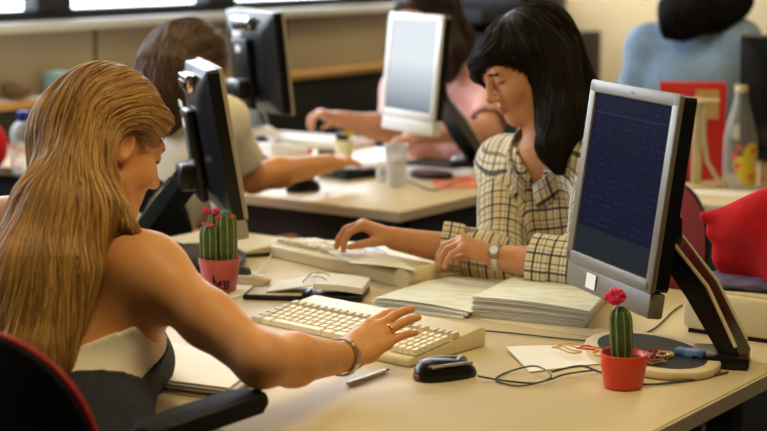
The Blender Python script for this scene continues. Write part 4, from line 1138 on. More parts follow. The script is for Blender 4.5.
# ------------------------------------------------------------------ keyboards
def keyboard(label, c, yaw, w, d, h0, h1, body, rows=6, cols=20, ridge=False, hump=False):
    t = thing('keyboard', label, 'keyboard', c, yaw, 'cream computer keyboards')       # local -y towards the typist
    m = MB(); n = 14
    prof = [(-d / 2, .001), (-d / 2, h0 * .75), (-d / 2 + .006, h0), (d / 2 - .008, h1), (d / 2, h1 - .006), (d / 2, .001)]
    if ridge: prof = [(-d / 2, .001), (-d / 2, h0 * .75), (-d / 2 + .006, h0), (d / 2 - .058, h1 - .008), (d / 2 - .045, h1 + .010), (d / 2 - .022, h1 + .016), (d / 2 - .004, h1 + .004), (d / 2, h1 - .012), (d / 2, .001)]
    M = Matrix(((0, 0, 1, 0), (1, 0, 0, 0), (0, 1, 0, 0), (0, 0, 0, 1)))
    m.prism(prof, -w / 2, w / 2, 0, .003, M); obj('case', m, body, t)
    sl = (h1 - h0) / d; al = math.atan(sl); Rk = Matrix.Rotation(al, 3, 'X')
    d1 = d - (.065 if ridge else .030); y0 = -d / 2 + .016; pitch_y = min(.0195, (d1 - .012) / rows)
    blocks = [(-w / 2 + .014, .285 / .44 * w, 15), (-w / 2 + .014 + .300 / .44 * w, .055 / .44 * w, 3), (-w / 2 + .014 + .365 / .44 * w, .062 / .44 * w, 4)]
    bi = 0
    for bx, bw_, nc in blocks:
        m = MB(); px = bw_ / nc
        for r in range(rows):
            yy = y0 + pitch_y * (r + .5) + (.008 if r == rows - 1 else 0)
            zz = h0 + (yy + d / 2) * sl + .004
            if bi == 1 and r in (2,): continue
            if bi == 0 and r == 0:
                spans = [(0, 1.5), (1.5, 3), (3, 10), (10, 11.5), (11.5, 13.2), (13.2, 15)]
            else:
                o = [0, .6, .4, .2, 0, 0][r % 6] if bi == 0 else 0
                spans = [(0, 1 + o)] + [(k + o, k + o + 1) for k in range(1, nc - 1)] + [(nc - 1 + o, nc)] if o else [(k, k + 1) for k in range(nc)]
                spans = [q for q in spans if q[1] - q[0] > .25]
            for a, b in spans:
                edge = (bi == 0 and (a < .1 or b > nc - .1)) or r == rows - 1
                cx_, ww = bx + px * (a + b) / 2, px * (b - a) - .0022
                vs = []
                for (sc_, dz) in ((1, -.003), (.80, .0065)):
                    for sx, sy in ((-1, -1), (1, -1), (1, 1), (-1, 1)):
                        hx = ww / 2 - (0 if sc_ == 1 else .0022); hy = (pitch_y - .002) / 2 * (1 if sc_ == 1 else .80)
                        v = Rk @ Vector((0, sy * hy, dz)); vs.append((cx_ + sx * hx, yy + v.y, zz + v.z))
                m.poly(vs, [(0, 1, 5, 4), (1, 2, 6, 5), (2, 3, 7, 6), (3, 0, 4, 7), (4, 5, 6, 7)], 1 if edge else 0, smooth=False)
        obj(['letter_keys', 'arrow_keys', 'number_keys'][bi], m, [M_key, M_keygrey] if body is M_cream else [M_whitep, M_whitep], t); bi += 1
    if hump:
        m = MB(); m.tube([(-w / 2 + .022, -d * .1, h1 - .012), (-w / 2 + .022, d / 2 + .004, h1 - .012)], [.022, .024], 24); obj('end_cap', m, body, t)
    for sx in (-1, 1):
        m = MB(); m.box((sx * (w / 2 - .05), d / 2 - .03, .006), (.03, .02, .012)); obj('foot', m, M_black, t)
    return t
kb1c = W(2.437, 1.825, DESK)
keyboard('long cream keyboard under the blonde woman\'s hand', kb1c, R_(-41.5), .425, .215, .016, .038, M_cream)
a_, b_ = 3.045, 2.20
keyboard('thick cream keyboard with rounded rear ridge, in front of the plaid shirted woman', W(2.945, 2.225, DESK) + AX * .036, R_(-50) + math.pi, .50, .150, .018, .032, M_cream, hump=True)
# sheet of paper lying over the far keyboard
def sheet(name, label, cat_, corners, z, m, thick=.0006, curl=0.0, group=None, nu=10, nv=10, back=None):
    """corners given as world xy, near-left, near-right, far-right, far-left"""
    c = [np.asarray(q, float) for q in corners]; base = sum(c) / 4
    zf = z if callable(z) else (lambda u, v: z)
    def fn(u, v):
        p = c[0] * (1 - u) * (1 - v) + c[1] * u * (1 - v) + c[2] * u * v + c[3] * (1 - u) * v
        return np.array([p[0] - base[0], p[1] - base[1], zf(u, v) - zf(.5, .5) + curl * (u - .5) ** 2 * 2])
    mb = MB(); mb.grid(fn, nu, nv, 0, thick)
    o = obj(name, mb, m, loc=(base[0], base[1], zf(.5, .5)), fix=True)
    if label: tag(o, label, cat_, group)
    return o
sheet('paper', 'sheet of paper lying across the keys of the far cream keyboard', 'paper', [Z(352, 264, .782), Z(417, 272, .782), Z(402, 262, .782), Z(326, 252, .782)], lambda u, v: .784 + .003 * math.sin(3 * u), M_paperpr)
sheet('paper', 'white sheet on the desk edge under the dark haired woman\'s right hand', 'paper', [Z(300, 262), Z(424, 263), Z(400, 245), Z(280, 240)], lambda u, v: .7425 + .0015 * math.sin(4 * u), M_white)
M_photo = mat('blue_photo_card', (.035, .06, .11), .35, var=.5, scale=40)
sheet('photo_card', 'small dark blue printed card under the dark haired woman\'s fingertips', 'card', [Z(357, 252, .748), Z(392, 256, .748), Z(378, 247, .748), Z(360, 245, .748)], .7475, M_photo)
# ------------------------------------------------------------------ fan-fold listings
def listing(label, corners, z0, h, layers, fan, seed):
    r = random.Random(seed); c = [np.asarray(q, float) for q in corners]; base = sum(c) / 4
    t = thing('printout_stack', label, 'printout', (base[0], base[1], z0), 0, 'stacks of printed listings')
    for k in range(layers):
        f = k / max(1, layers - 1); zz = h * f
        j = np.array([r.uniform(-.003, .003), r.uniform(-.003, .003), 0]); sh = fan * (1 - f)
        def fn(u, v, zz=zz, j=j, f=f):
            p = c[0] * (1 - u) * (1 - v) + c[1] * u * (1 - v) + c[2] * u * v + c[3] * (1 - u) * v - base + j
            p = p + sh * (1 - v) * 0
            z = zz + .006 * f * (math.sin(u * 2.6 + .4) - .6) * (.4 + .6 * f) + f * .006 * (1 - u) * (1 - v)
            return np.array([p[0] + sh[0] * (.4 + .6 * u), p[1] + sh[1], max(z, .0006 * k + .0008)])
        mb = MB(); mb.grid(fn, 10, 8, 0, .0005 if k < layers - 1 else .0008)
        obj('sheet', mb, M_paperpr if k == layers - 1 else M_white, t)
    return t
listing('thick stack of printed listings beneath the right monitor, curling at its corner', [Z(472, 313, .745), Z(590, 324, .745), Z(612, 296, .745), Z(530, 281, .745)], DESK + .001, .032, 24, np.array([-.012, -.012, 0]), 3)
listing('thinner spread of printed listings left of the thick stack', [Z(374, 306, .742), Z(470, 317, .742), Z(520, 290, .742), Z(440, 281, .742)], DESK + .001, .014, 10, np.array([-.014, -.010, 0]), 4)
# ------------------------------------------------------------------ papers at the blonde woman's elbow
def pile(label, corners, z0, hts, mats_, group='paper piles on the desk'):
    c = [np.asarray(q, float) for q in corners]; base = sum(c) / 4; r = random.Random(9)
    t = thing('paper_pile', label, 'papers', (base[0], base[1], z0), 0, group); z = .001
    for k, (h, m) in enumerate(zip(hts, mats_)):
        j = np.array([r.uniform(-.012, .012), r.uniform(-.012, .012), 0])
        def fn(u, v):
            p = c[0] * (1 - u) * (1 - v) + c[1] * u * (1 - v) + c[2] * u * v + c[3] * (1 - u) * v - base + j
            return np.array([p[0], p[1], z + h])
        mb = MB(); mb.grid(fn, 2, 2, 0, h * .9); obj('sheet' if h < .004 else 'pad', mb, m, t); z += h + .0006
    return t
pile('pile of papers and a dark folder under the blonde woman\'s upper arm', [Z(150, 388, .745), Z(228, 398, .745), Z(262, 372, .745), Z(172, 352, .745)], DESK, [.003, .006, .002, .004, .003], [M_white, M_greyp, M_white, M_greyp, M_white])
# ------------------------------------------------------------------ desk calendar block with rings
def calendar():
    c = (Z(242, 302) + Z(372, 304) + Z(262, 283) + Z(345, 280)) / 4
    t = thing('desk_calendar', 'flip desk calendar with two metal rings on a black folder, behind the near keyboard', 'calendar', Z(306, 295), R_(-8))
    t.scale = (1.12, 1.15, .80)
    m = MB(); m.box((-.05, -.015, .007), (.115, .085, .012), None, .002); m.box((.063, .0, .007), (.10, .10, .013), None, .002); bb = obj('base', m, M_black, t)
    m = MB(); m.box((-.05, -.02, .0138), (.100, .065, .001), None, .0004); obj('base_inlay', m, M_keygrey, bb)
    m = MB(); m.grid(lambda u, v: (-.068 + .085 * u, -.036 + .095 * v, .018 + .020 * u), 4, 4, 0, .003); obj('turned_pages', m, M_white, t)
    m = MB(); m.grid(lambda u, v: (.02 + .092 * u, -.036 + .098 * v, .042 - .010 * u + .003 * math.sin(3 * u)), 6, 4, 0, .016); obj('page_block', m, M_white, t)
    for dy in (-.004, .032):
        m = MB(); m.tube([(.018 + .017 * math.cos(a) * 1.3, dy + .003 * math.sin(a * 2), .036 + .015 * math.sin(a)) for a in np.linspace(-.3, math.pi + .3, 14)], .0016, 6); m.ball((.018 + .021, dy, .040), .003, 8); obj('ring', m, M_steel, t)
    m = MB(); m.tube([(.004, -.02, .044), (.010, .045, .045)], .0016, 6); obj('ring_bar', m, M_steel, t)
calendar()
# ------------------------------------------------------------------ mice
def mouse(label, c, yaw, L=.116, Wd=.064, H=.029, accent=True):
    t = thing('computer_mouse', label, 'mouse', c, yaw, 'black computer mice')        # local +y front
    def sh(u, v, s=1.0):
        th = u * 2 * math.pi; ph = v * math.pi / 2
        x = Wd / 2 * math.copysign(abs(math.cos(th)) ** .8, math.cos(th)) * math.cos(ph) ** .55; y = L / 2 * math.copysign(abs(math.sin(th)) ** .85, math.sin(th)) * math.cos(ph) ** .55
        return (x * s, y * s, .003 + H * math.sin(ph) * (1 - .28 * (y / (L / 2))) * s)
    m = MB(); NU, NV = 28, 10
    vs = [[m.bm.verts.new(Vector(sh(i / NU, j / NV))) for i in range(NU)] for j in range(NV)]
    top = m.bm.verts.new(Vector((0, 0, .003 + H)))
    fs = [m.bm.faces.new([vs[j][i], vs[j][(i + 1) % NU], vs[j + 1][(i + 1) % NU], vs[j + 1][i]]) for i in range(NU) for j in range(NV - 1)]
    fs += [m.bm.faces.new([vs[-1][i], vs[-1][(i + 1) % NU], top]) for i in range(NU)] + [m.bm.faces.new(vs[0][::-1])]
    m._tag(fs, 0); obj('shell', m, M_blackg, t)
    m = MB(); m.tube([(-.004, L * .28, H * .86), (.004, L * .28, H * .86)], .009, 14); obj('scroll_wheel', m, M_greyp, t)
    if accent:
        for sx in (-1, 1):
            m = MB(); m.tube([(sx * Wd * .46 * (1 - .25 * abs(q)), L * .42 * q, .024 + .004 * (1 - q * q)) for q in np.linspace(-.8, .8, 9)], .0028, 6); obj('side_strip', m, M_greyp, t)
        m = MB(); m.box((0, -L * .47, .008), (.022, .006, .008), None, .002); obj('sensor_glow', m, M_glow, t)
    return t
M_glow = mat('red_glow', (.25, .01, .01), .4, emit=(1, .05, .02), estr=.08)
mouse('black mouse with grey side strips beside the near keyboard', Z(445, 377), R_(-62))
mouse('black mouse by the elbow of the woman in white shirt', Z(303, 191), R_(-50), H=.040, accent=False)
# ------------------------------------------------------------------ pen, note slip, rubber bands, cables
def pen(label, p, q, r, body, tipm, nm='pen', cat_='pen'):
    p, q = np.asarray(p), np.asarray(q); t = thing(nm, label, cat_, tuple(p)); d = q - p
    m = MB(); m.tube([d * 0, d * .08, d * .88], [r * .9, r, r], 10); obj('barrel', m, body, t)
    m = MB(); m.tube([d * .88, d], [r * .9, r * .2], 10); obj('tip', m, tipm, t)
    return t
pen('slim grey pen on the desk in front of the near keyboard', Z(348, 384, DESK + .0045), Z(390, 369, DESK + .0045), .004, M_steel, M_black)
sheet('envelope', 'white crumpled envelope on the desk left of the small red pot', 'envelope', [Z(530, 373), Z(604, 364), Z(590, 346), Z(506, 352)], lambda u, v: .7425 + .006 * math.sin(3 * u + 1) * v * .6 + .004 * (1 - u) * v, M_white, .001)
def band(label, c, rx, ry, m, h=.0035, seed=1, z=0.0, nm='rubber_band'):
    r = random.Random(seed); ph = r.uniform(0, 6)
    mb = MB(); mb.tube([(rx * math.cos(t) + .004 * math.sin(2 * t + ph), ry * math.sin(t) + .004 * math.cos(3 * t + ph), h / 2 + .002 * abs(math.sin(t * 1.5))) for t in np.linspace(0, 2 * math.pi, 26, endpoint=False)], h / 2, 6, closed=True)
    o = obj(nm, mb, m, loc=(c[0], c[1], c[2] + z), rotz=r.uniform(0, 3)); tag(o, label, 'rubber band', 'rubber bands'); return o
for k, (x, y, rx, ry, mm) in enumerate(((566, 352, .030, .010, M_tan), (578, 349, .034, .008, M_tan), (592, 351, .026, .012, M_redpl), (600, 356, .022, .010, M_tan))):
    band('tan and red rubber bands lying on the white envelope', Z(x, y, .752), rx, ry, mm, seed=k, z=.002)
def cable(label, pts, r, m, nm='cable'):
    P_ = [np.asarray(p, float) for p in pts]; out = []
    for i in range(len(P_) - 1):
        p0, p1, p2, p3 = P_[max(i - 1, 0)], P_[i], P_[i + 1], P_[min(i + 2, len(P_) - 1)]
        for t in np.linspace(0, 1, 9)[:-1]:
            out.append(.5 * ((2 * p1) + (-p0 + p2) * t + (2 * p0 - 5 * p1 + 4 * p2 - p3) * t * t + (-p0 + 3 * p1 - 3 * p2 + p3) * t ** 3))
    out.append(P_[-1]); b = out[0].copy()
    mb = MB(); mb.tube([o - b for o in out], r * .75, 7); o = obj(nm, mb, m, loc=tuple(b)); tag(o, label, 'cable'); return o
zc_ = DESK + .003
cable('thin dark mouse cable looping on the desk towards the small red pot', [Z(478, 376, DESK + .012), Z(500, 380, zc_), Z(535, 383, zc_), Z(551, 376, zc_ + .012), Z(535, 366, zc_ + .012), Z(508, 372, zc_), Z(496, 380, zc_), Z(520, 386, zc_), Z(548, 380, zc_ + .004), Z(566, 374, zc_ + .006), Z(596, 370, zc_ + .006)], .0022, M_cord)
cable('dark cable running behind the small red pot along the monitor base', [Z(552, 372, zc_ + .012), Z(580, 366, zc_ + .008), Z(600, 372, zc_), Z(640, 384, zc_), Z(690, 380, zc_), Z(728, 372, zc_)], .0026, M_cord)
cable('dark cable curving across the desk from under the right monitor', [Z(632, 339, zc_), Z(655, 328, zc_), Z(672, 312, zc_), Z(682, 305, zc_)], .0024, M_cord)
cable('long thin dark wire along the joint of the two near desks', [Z(478, 330, zc_), Z(520, 334, zc_), Z(566, 339, zc_), Z(620, 344, zc_)], .0022, M_cord)
cable('pale cable hanging by the thick cream keyboard', [Z(243, 282, zc_), Z(258, 272, zc_), Z(266, 262, zc_ + .01), Z(272, 254, zc_ + .02)], .0028, M_cordl)
cable('thin dark wire on the desk behind, from the plastic cup', [Z(385, 176, zc_), Z(410, 182, zc_), Z(432, 190, zc_), Z(446, 186, zc_), Z(470, 178, zc_)], .003, M_cord)
# ------------------------------------------------------------------ cacti
def cactus_column(par, x, y, h, r, ribs, z0, tops, lean=(0, 0), spine=True):
    m = MB(); n = ribs * 4; rings = []
    for j in range(15):
        f = j / 14; z = z0 + h * f; rr = r * min(1, .86 + .5 * f) * (1 if f < .72 else math.sqrt(max(0, 1 - ((f - .72) / .30) ** 2)))
        ring = []
        for k in range(n):
            a = 2 * math.pi * k / n; q = rr * (1 + .10 * math.cos(ribs * a))
            ring.append(m.bm.verts.new(Vector((x + lean[0] * f ** 1.5 + q * math.cos(a), y + lean[1] * f ** 1.5 + q * math.sin(a), z))))
        rings.append(ring)
    fs = [m.bm.faces.new([rings[j][k], rings[j][(k + 1) % n], rings[j + 1][(k + 1) % n], rings[j + 1][k]]) for j in range(14) for k in range(n)]
    fs.append(m.bm.faces.new(rings[-1])); m._tag(fs, 0)
    st = obj('stem', m, M_cactus, par)
    m = MB()
    for k in range(ribs):
        a = 2 * math.pi * k / ribs
        pts = []
        for j in range(13):
            f = j / 13.2; rr = r * min(1, .86 + .5 * f) * (1 if f < .72 else math.sqrt(max(0, 1 - ((f - .72) / .30) ** 2))) * 1.10
            pts.append((x + lean[0] * f ** 1.5 + rr * math.cos(a), y + lean[1] * f ** 1.5 + rr * math.sin(a), z0 + h * f))
        m.tube(pts, r * .045, 5)
        if spine:
            for p in pts[1:]:
                m.ball(p, r * .085, 6)
    obj('rib_spines', m, M_cactusl, st)
    return st
def blossom(par, c, R, m_, seed, name='flower', petals=16):
    r = random.Random(seed); m = MB(); m.ball(c, (R * .75, R * .75, R * .6), 10)
    for k in range(petals * 4):
        a = r.uniform(0, 6.28); e = r.uniform(-.2, 1.3); d = np.array([math.cos(a) * math.cos(e), math.sin(a) * math.cos(e), math.sin(e)]); s_ = nrm(np.cross(d, [.1, .2, 1]))
        p = np.asarray(c) + d * R * .55; q = np.asarray(c) + d * R
        m.tube([p, (p + q) / 2, q], [R * .14, R * .22, R * .04], 5)
    return obj(name, m, m_, par)
t = thing('potted_cactus', 'small cactus with a magenta flower in a plain orange red pot', 'cactus', Z(623, 387), 0, None)
t.scale = (1.04, 1.04, 1.0)
m = MB(); m.lathe([(.0001, 0), (.027, 0), (.031, .004), (.0365, .040), (.0375, .048), (.0375, .058), (.035, .0585), (.0335, .050), (.030, .047), (.0001, .047)], 36, capb=False); obj('pot', m, M_terra, t)
m = MB(); m.lathe([(.0001, .0515), (.020, .0512), (.0332, .0490)], 24, capb=False); obj('soil', m, M_soil, t)
st = cactus_column(t, -.003, 0, .088, .0165, 9, .048, 1, (-.005, 0))
blossom(t, (-.016, -.002, .150), .0185, M_flower, 4)
M_potpink = mat('pink_red_pot', (.50, .09, .08), .4, var=.1, scale=60)
t = thing('potted_cactus', 'three stemmed cactus with small red flowers in a lettered pinkish pot', 'cactus', Z(220, 291), 0, None)
m = MB(); m.lathe([(.0001, 0), (.030, 0), (.034, .004), (.042, .058), (.044, .062), (.044, .073), (.0405, .073), (.039, .064), (.0001, .062)], 36, capb=False); pot = obj('pot', m, M_potpink, t)
m = MB(); m.lathe([(.0001, .066), (.0385, .0635)], 24, capb=False); obj('soil', m, M_soil, t)
cactus_column(t, -.020, -.008, .082, .0185, 9, .062, 1); cactus_column(t, .016, -.004, .110, .0200, 9, .062, 1); cactus_column(t, -.008, .018, .104, .0170, 9, .062, 1)
for k, (c, R) in enumerate((((-.027, .012, .168), .009), ((-.006, .006, .168), .009), ((.000, -.008, .156), .008), ((.028, -.014, .160), .006), ((-.030, -.016, .146), .006), ((-.014, -.026, .146), .0075))):
    blossom(t, c, R, M_flower if k < 3 else M_flowero, 10 + k, petals=8)
# lettering brushed round the pot, as on the photo: a lower case word in black script
m = MB()
glyphs = [[(0, .0), (0, 1.5), (0, .6), (.25, .95), (.5, .6), (.5, 0)], [(.8, .5), (1.2, .6), (1.05, .95), (.82, .7), (.85, .15), (1.25, .12)], [(1.85, .85), (1.6, .9), (1.6, .62), (1.85, .4), (1.75, .05), (1.5, .1)], [(2.4, .85), (2.15, .9), (2.15, .62), (2.4, .4), (2.3, .05), (2.05, .1)]]
for g in glyphs:
    pts = []
    for (x, y) in g:
        z = .010 + y * .020; a = R_(-104) + x * .36; rr = .034 + (z - .004) / .054 * .008 + .0006
        pts.append((rr * math.cos(a), rr * math.sin(a), z))
    m.tube(pts, .0020, 6)
obj('lettering', m, M_black, pot)
# ------------------------------------------------------------------ stapler and bits by the left cactus
t = thing('stapler', 'black stapler with pale top beside the left cactus', 'stapler', Z(262, 256), R_(-18 + 35))
t.scale = (.8, .75, .55)
m = MB(); m.box((0, 0, .008), (.120, .030, .014), None, .005); obj('base', m, M_black, t)
m = MB(); m.prism([(-.058, .014), (.058, .018), (.062, .040), (.02, .046), (-.058, .022)], -.014, .014, 0, .003, Matrix(((1, 0, 0, 0), (0, 0, 1, 0), (0, 1, 0, 0), (0, 0, 0, 1)))); ar = obj('arm', m, M_keygrey, t)
m = MB(); m.box((.042, 0, .034), (.042, .031, .026), None, .006); obj('head', m, M_black, ar)
m = MB(); m.box((.045, 0, .018), (.03, .026, .006)); obj('red_clip', m, M_redpl, t)
sheet('note', 'pale slip of paper beside the left cactus pot', 'paper', [Z(228, 300), Z(262, 290), Z(258, 272), Z(236, 276)], .7415, M_white)
t = thing('tape_dispenser', 'low cream tape dispenser behind the left cactus pot', 'tape dispenser', Z(248, 284), R_(-20))
m = MB(); m.prism([(-.045, 0), (.045, 0), (.048, .012), (.02, .022), (-.03, .020), (-.048, .010)], -.02, .02, 0, .004, Matrix(((1, 0, 0, 0), (0, 0, 1, 0), (0, 1, 0, 0), (0, 0, 0, 1)))); obj('body', m, M_keygrey, t)
m = MB(); m.tube([(-.012, -.008, .022), (-.012, .008, .022)], .017, 18); obj('tape_roll', m, M_cord, t)
# ------------------------------------------------------------------ things in the tray under the right monitor
bc = Z(662, 362)
for k in range(16):
    r = random.Random(40 + k); x, y = r.uniform(618, 672), r.uniform(352, 364)
    mb = MB(); pts = [(-.014, .003), (.010, .003), (.014, 0), (.010, -.003), (-.010, -.003), (-.012, 0), (.006, .0012)]
    mb.tube([(px_, py_, 0) for px_, py_ in pts], .0009, 5)
    o = obj('paper_clip', mb, (M_tan, M_steel, M_gold, M_redpl)[k % 4], loc=tuple(Z(x, y, DESK + .0185)), rotz=r.uniform(0, 3)); tag(o, 'small paper clips scattered in the tray of the right monitor base', 'paper clip', 'paper clips in the monitor tray')
for k in range(11):
    r = random.Random(60 + k)
    band('rubber bands lying in the tray of the right monitor base', Z(r.uniform(625, 668), r.uniform(353, 363), DESK + .018), .018, .010, (M_tan, M_redpl, M_tan, M_cord)[k % 4], .003, 70 + k)
t = thing('eraser', 'blue block standing in the tray under the right monitor', 'eraser', Z(690, 356, DESK + .0175), R_(-40)); m = MB(); m.box((0, 0, .006), (.055, .018, .012), None, .003); obj('block', m, M_blue, t); m = MB(); m.box((.006, 0, .0062), (.026, .0186, .0126), None, .002); obj('sleeve', m, mat('blue_sleeve', (.16, .27, .42), .5), t)
# ------------------------------------------------------------------ box, folder and red bag at the right
pb = W(2.845, 1.135, DESK)
t = thing('scanner', 'flat cream office machine with small dark emblem under the red bag', 'scanner', tuple(W(3.00, 1.155, DESK)), YAW)
m = MB(); m.box((0, 0, .044), (.42, .33, .074), None, .012); obj('body', m, M_cream, t)
m = MB(); m.box((0, 0, .0035), (.40, .31, .007)); obj('base', m, M_black, t)
m = MB(); m.box((0, -.002, .083), (.40, .30, .006), None, .003); obj('lid', m, M_cream, t)
m = MB(); m.lathe([(.0001, 0), (.0045, 0), (.0045, .001), (.0001, .001)], 12, (-.015, -.1655, .058), R=None); 
for v in m.bm.verts: v.co = Vector((v.co.x, -.1655 - (v.co.z - .058), .058 + (v.co.y + .1655)))
m.box((.006, -.1658, .058), (.020, .001, .0035)); obj('emblem', m, M_cord, t)
def cloth_pile(name, label, cat_, prims, mats_, h, noise, sm=2):
    lo, hi = bounds(prims, .03); V, F = region(prims, lo, hi, h, 0, noise, sm); base = np.array([V[:, 0].mean(), V[:, 1].mean(), V[:, 2].min()])
    o = npmesh(name, V, F, mats_, None, base); o.location = base; return tag(o, label, cat_)
zt = DESK + .088
pf = [ell(W(2.96, 1.22, zt + .010), (.14, .10, .012), .01, E=np.stack([-BX, AX, np.array([0, 0, 1.0])], 1)), ell(W(2.98, 1.20, zt + .018), (.10, .09, .016), .02, E=np.stack([-BX, AX, np.array([0, 0, 1.0])], 1)), ell(W(2.90, 1.28, zt + .008), (.06, .05, .010), .02), ell(W(2.93, 1.05, zt + .010), (.12, .09, .013), .02, E=np.stack([-BX, AX, np.array([0, 0, 1.0])], 1))]
cloth_pile('scarf', 'purple folded scarf spread under the red bag', 'scarf', pf, M_purple, .004, wrinkle(.004, 70, (0, 0, 0), 4))
bz = zt + .03
bagp = [cone(P(704, 216, 3.12), P(790, 212, 3.06), .010, .050, .03), cone(P(714, 233, 3.12), P(795, 240, 3.06), .022, .080, .03), cone(P(727, 254, 3.12), P(800, 262, 3.06), .030, .080, .03), cone(P(744, 272, 3.12), P(805, 276, 3.06), .026, .055, .03)]
cloth_pile('bag', 'bright red cloth bag slumped on the cream office machine', 'bag', bagp, M_red, .005, wrinkle(.012, 44, (.4, 0, .3), 21))
# ------------------------------------------------------------------ desk behind: cups, papers, calculator
def cup(label, c, r0, r1, h, m_, fill=None, group=None):
    t = thing('plastic_cup', label, 'cup', c, 0, group)
    m = MB(); m.lathe([(.0001, 0), (r0, 0), (r0 + (r1 - r0) * .5, h * .5), (r1, h), (r1 + .002, h), (r1 - .001, h - .001), (r0 - .0015, .004), (.0001, .003)], 28, capb=False); obj('wall', m, m_, t)
    m = MB(); m.tube([(r1 * math.cos(a), r1 * math.sin(a), h) for a in np.linspace(0, 6.283, 28, endpoint=False)], .0018, 6, closed=True); obj('rim', m, m_, t)
    return t
M_whitecup = clear('frosted_cup', (.9, .9, .9), .3, .55)
cup('tall clear plastic cup on the desk behind, below the white monitor', Z(396, 186), .026, .036, .125, M_whitecup)
cup('small clear plastic cup beside the tall one on the desk behind', Z(384, 181), .022, .026, .05, M_cup)
t = thing('yellow_cup', 'cream cup holding black and yellow things, by the white shirted woman\'s hand', 'cup', Z(344, 160))
m = MB(); m.lathe([(.0001, 0), (.026, 0), (.033, .070), (.031, .070), (.024, .004), (.0001, .004)], 24, capb=False); obj('wall', m, mat('cream_cup', (.72, .66, .38), .4), t)
m = MB(); m.box((-.006, 0, .078), (.044, .03, .022), Matrix.Rotation(.35, 3, 'Y'), .006); obj('black_sponge', m, M_black, t)
m = MB(); m.ball((.018, 0, .090), (.018, .016, .014), 12); obj('yellow_sponge', m, M_yellow, t)
t = thing('calculator', 'black desk calculator under the white shirted woman\'s fingers', 'calculator', Z(352, 176), R_(-48))
m = MB(); m.prism([(-.085, 0), (.085, 0), (.085, .022), (-.085, .038)], -.07, .07, 0, .005, Matrix(((0, 0, 1, 0), (1, 0, 0, 0), (0, 1, 0, 0), (0, 0, 0, 1)))); obj('case', m, M_black, t)
m = MB()
for i in range(5):
    for j in range(4): m.box((-.045 + .022 * i, -.05 + .024 * j, .036 - .016 * ((-.05 + .024 * j) + .085) / .17 + .001), (.016, .016, .008), None, .003)
obj('keys', m, M_greyp, t)
sheet('paper', 'white paper under the calculator on the desk behind', 'paper', [Z(300, 178), Z(350, 172), Z(330, 156), Z(290, 160)], .7415, M_white)
sheet('leaflet', 'orange and pink leaflet on the desk behind, beside the plaid shirt', 'leaflet', [Z(438, 190), Z(478, 188), Z(472, 175), Z(430, 180)], .7425, None or mat('orange_leaflet', (.75, .20, .08), .5, var=.55, scale=25))
sheet('paper', 'blank paper beside the orange leaflet on the desk behind', 'paper', [Z(400, 171), Z(470, 176), Z(480, 164), Z(410, 158)], .7412, M_white)
t = thing('mouse_pad', 'dark flat mouse pad on the desk behind, near the white monitor', 'mouse pad', Z(440, 164), R_(-36)); m = MB(); m.prism(rrect(.24, .20, .015), 0, .004, 0, .001); obj('mat', m, M_blackm, t)
m_ = mouse('white mouse on the dark mouse pad', Z(464, 163, DESK + .0045), R_(140), accent=False)
for ch in m_.children:
    if ch.name.startswith('shell'): ch.data.materials[0] = M_whitep
del m_['group']
t = keyboard('white keyboard on the desk behind, under the pink shirted woman\'s hand', Z(316, 144), R_(-36) + math.pi, .40, .18, .016, .034, M_whitep)
t2 = thing('telephone', 'white desk telephone under the black monitor on the desk behind', 'telephone', Z(270, 157), R_(-36))
m = MB(); m.prism([(-.10, 0), (.10, 0), (.10, .03), (-.10, .065)], -.09, .09, 0, .008, Matrix(((0, 0, 1, 0), (1, 0, 0, 0), (0, 1, 0, 0), (0, 0, 0, 1)))); obj('base', m, M_whitep, t2)
m = MB(); m.tube([(-.055, -.09, .072), (-.055, -.06, .088), (-.055, .06, .082), (-.055, .09, .056)], [.024, .016, .016, .024], 12); obj('handset', m, M_whitep, t2)
for k, (x, y, L, mm, lab) in enumerate(((298, 151, .10, M_redpl, 'red marker lying among the papers on the desk behind'), (328, 152, .07, M_cord, 'dark red marker lying left of the cream cup'))):
    c = Z(x, y, DESK + .012); t = thing('marker', lab, 'marker', tuple(c), R_(-8)); m = MB(); m.tube([(-L / 2, 0, 0), (L / 2 * .6, 0, 0)], .010, 10); obj('barrel', m, mm, t); m = MB(); m.tube([(L / 2 * .6, 0, 0), (L / 2, 0, 0)], .0105, 10); obj('cap', m, M_redpl, t)
def loosepaper(x, y, w, d, rot, lab, z=DESK + .001):
    c = Z(x, y, z); R = np.array([[math.cos(rot), -math.sin(rot)], [math.sin(rot), math.cos(rot)]])
    q = [np.array([*(c[:2] + R @ np.array(v)), 0]) for v in ((-w / 2, -d / 2), (w / 2, -d / 2), (w / 2, d / 2), (-w / 2, d / 2))]
    return sheet('paper', lab, 'paper', q, z + .0006, M_white)
loosepaper(285, 165, .30, .21, R_(-20), 'white paper by the white shirted woman\'s sleeve')
loosepaper(272, 158, .21, .297, R_(30), 'white paper next to the telephone on the desk behind', DESK + .003)
loosepaper(310, 163, .21, .297, R_(-50), 'white paper behind the white shirted woman\'s wrist', DESK + .004)
loosepaper(262, 146, .21, .15, R_(10), 'small white paper below the black monitor seen from behind', DESK + .006)
loosepaper(420, 150, .297, .21, R_(-30), 'white paper below the white monitor on the desk behind', DESK + .0012)
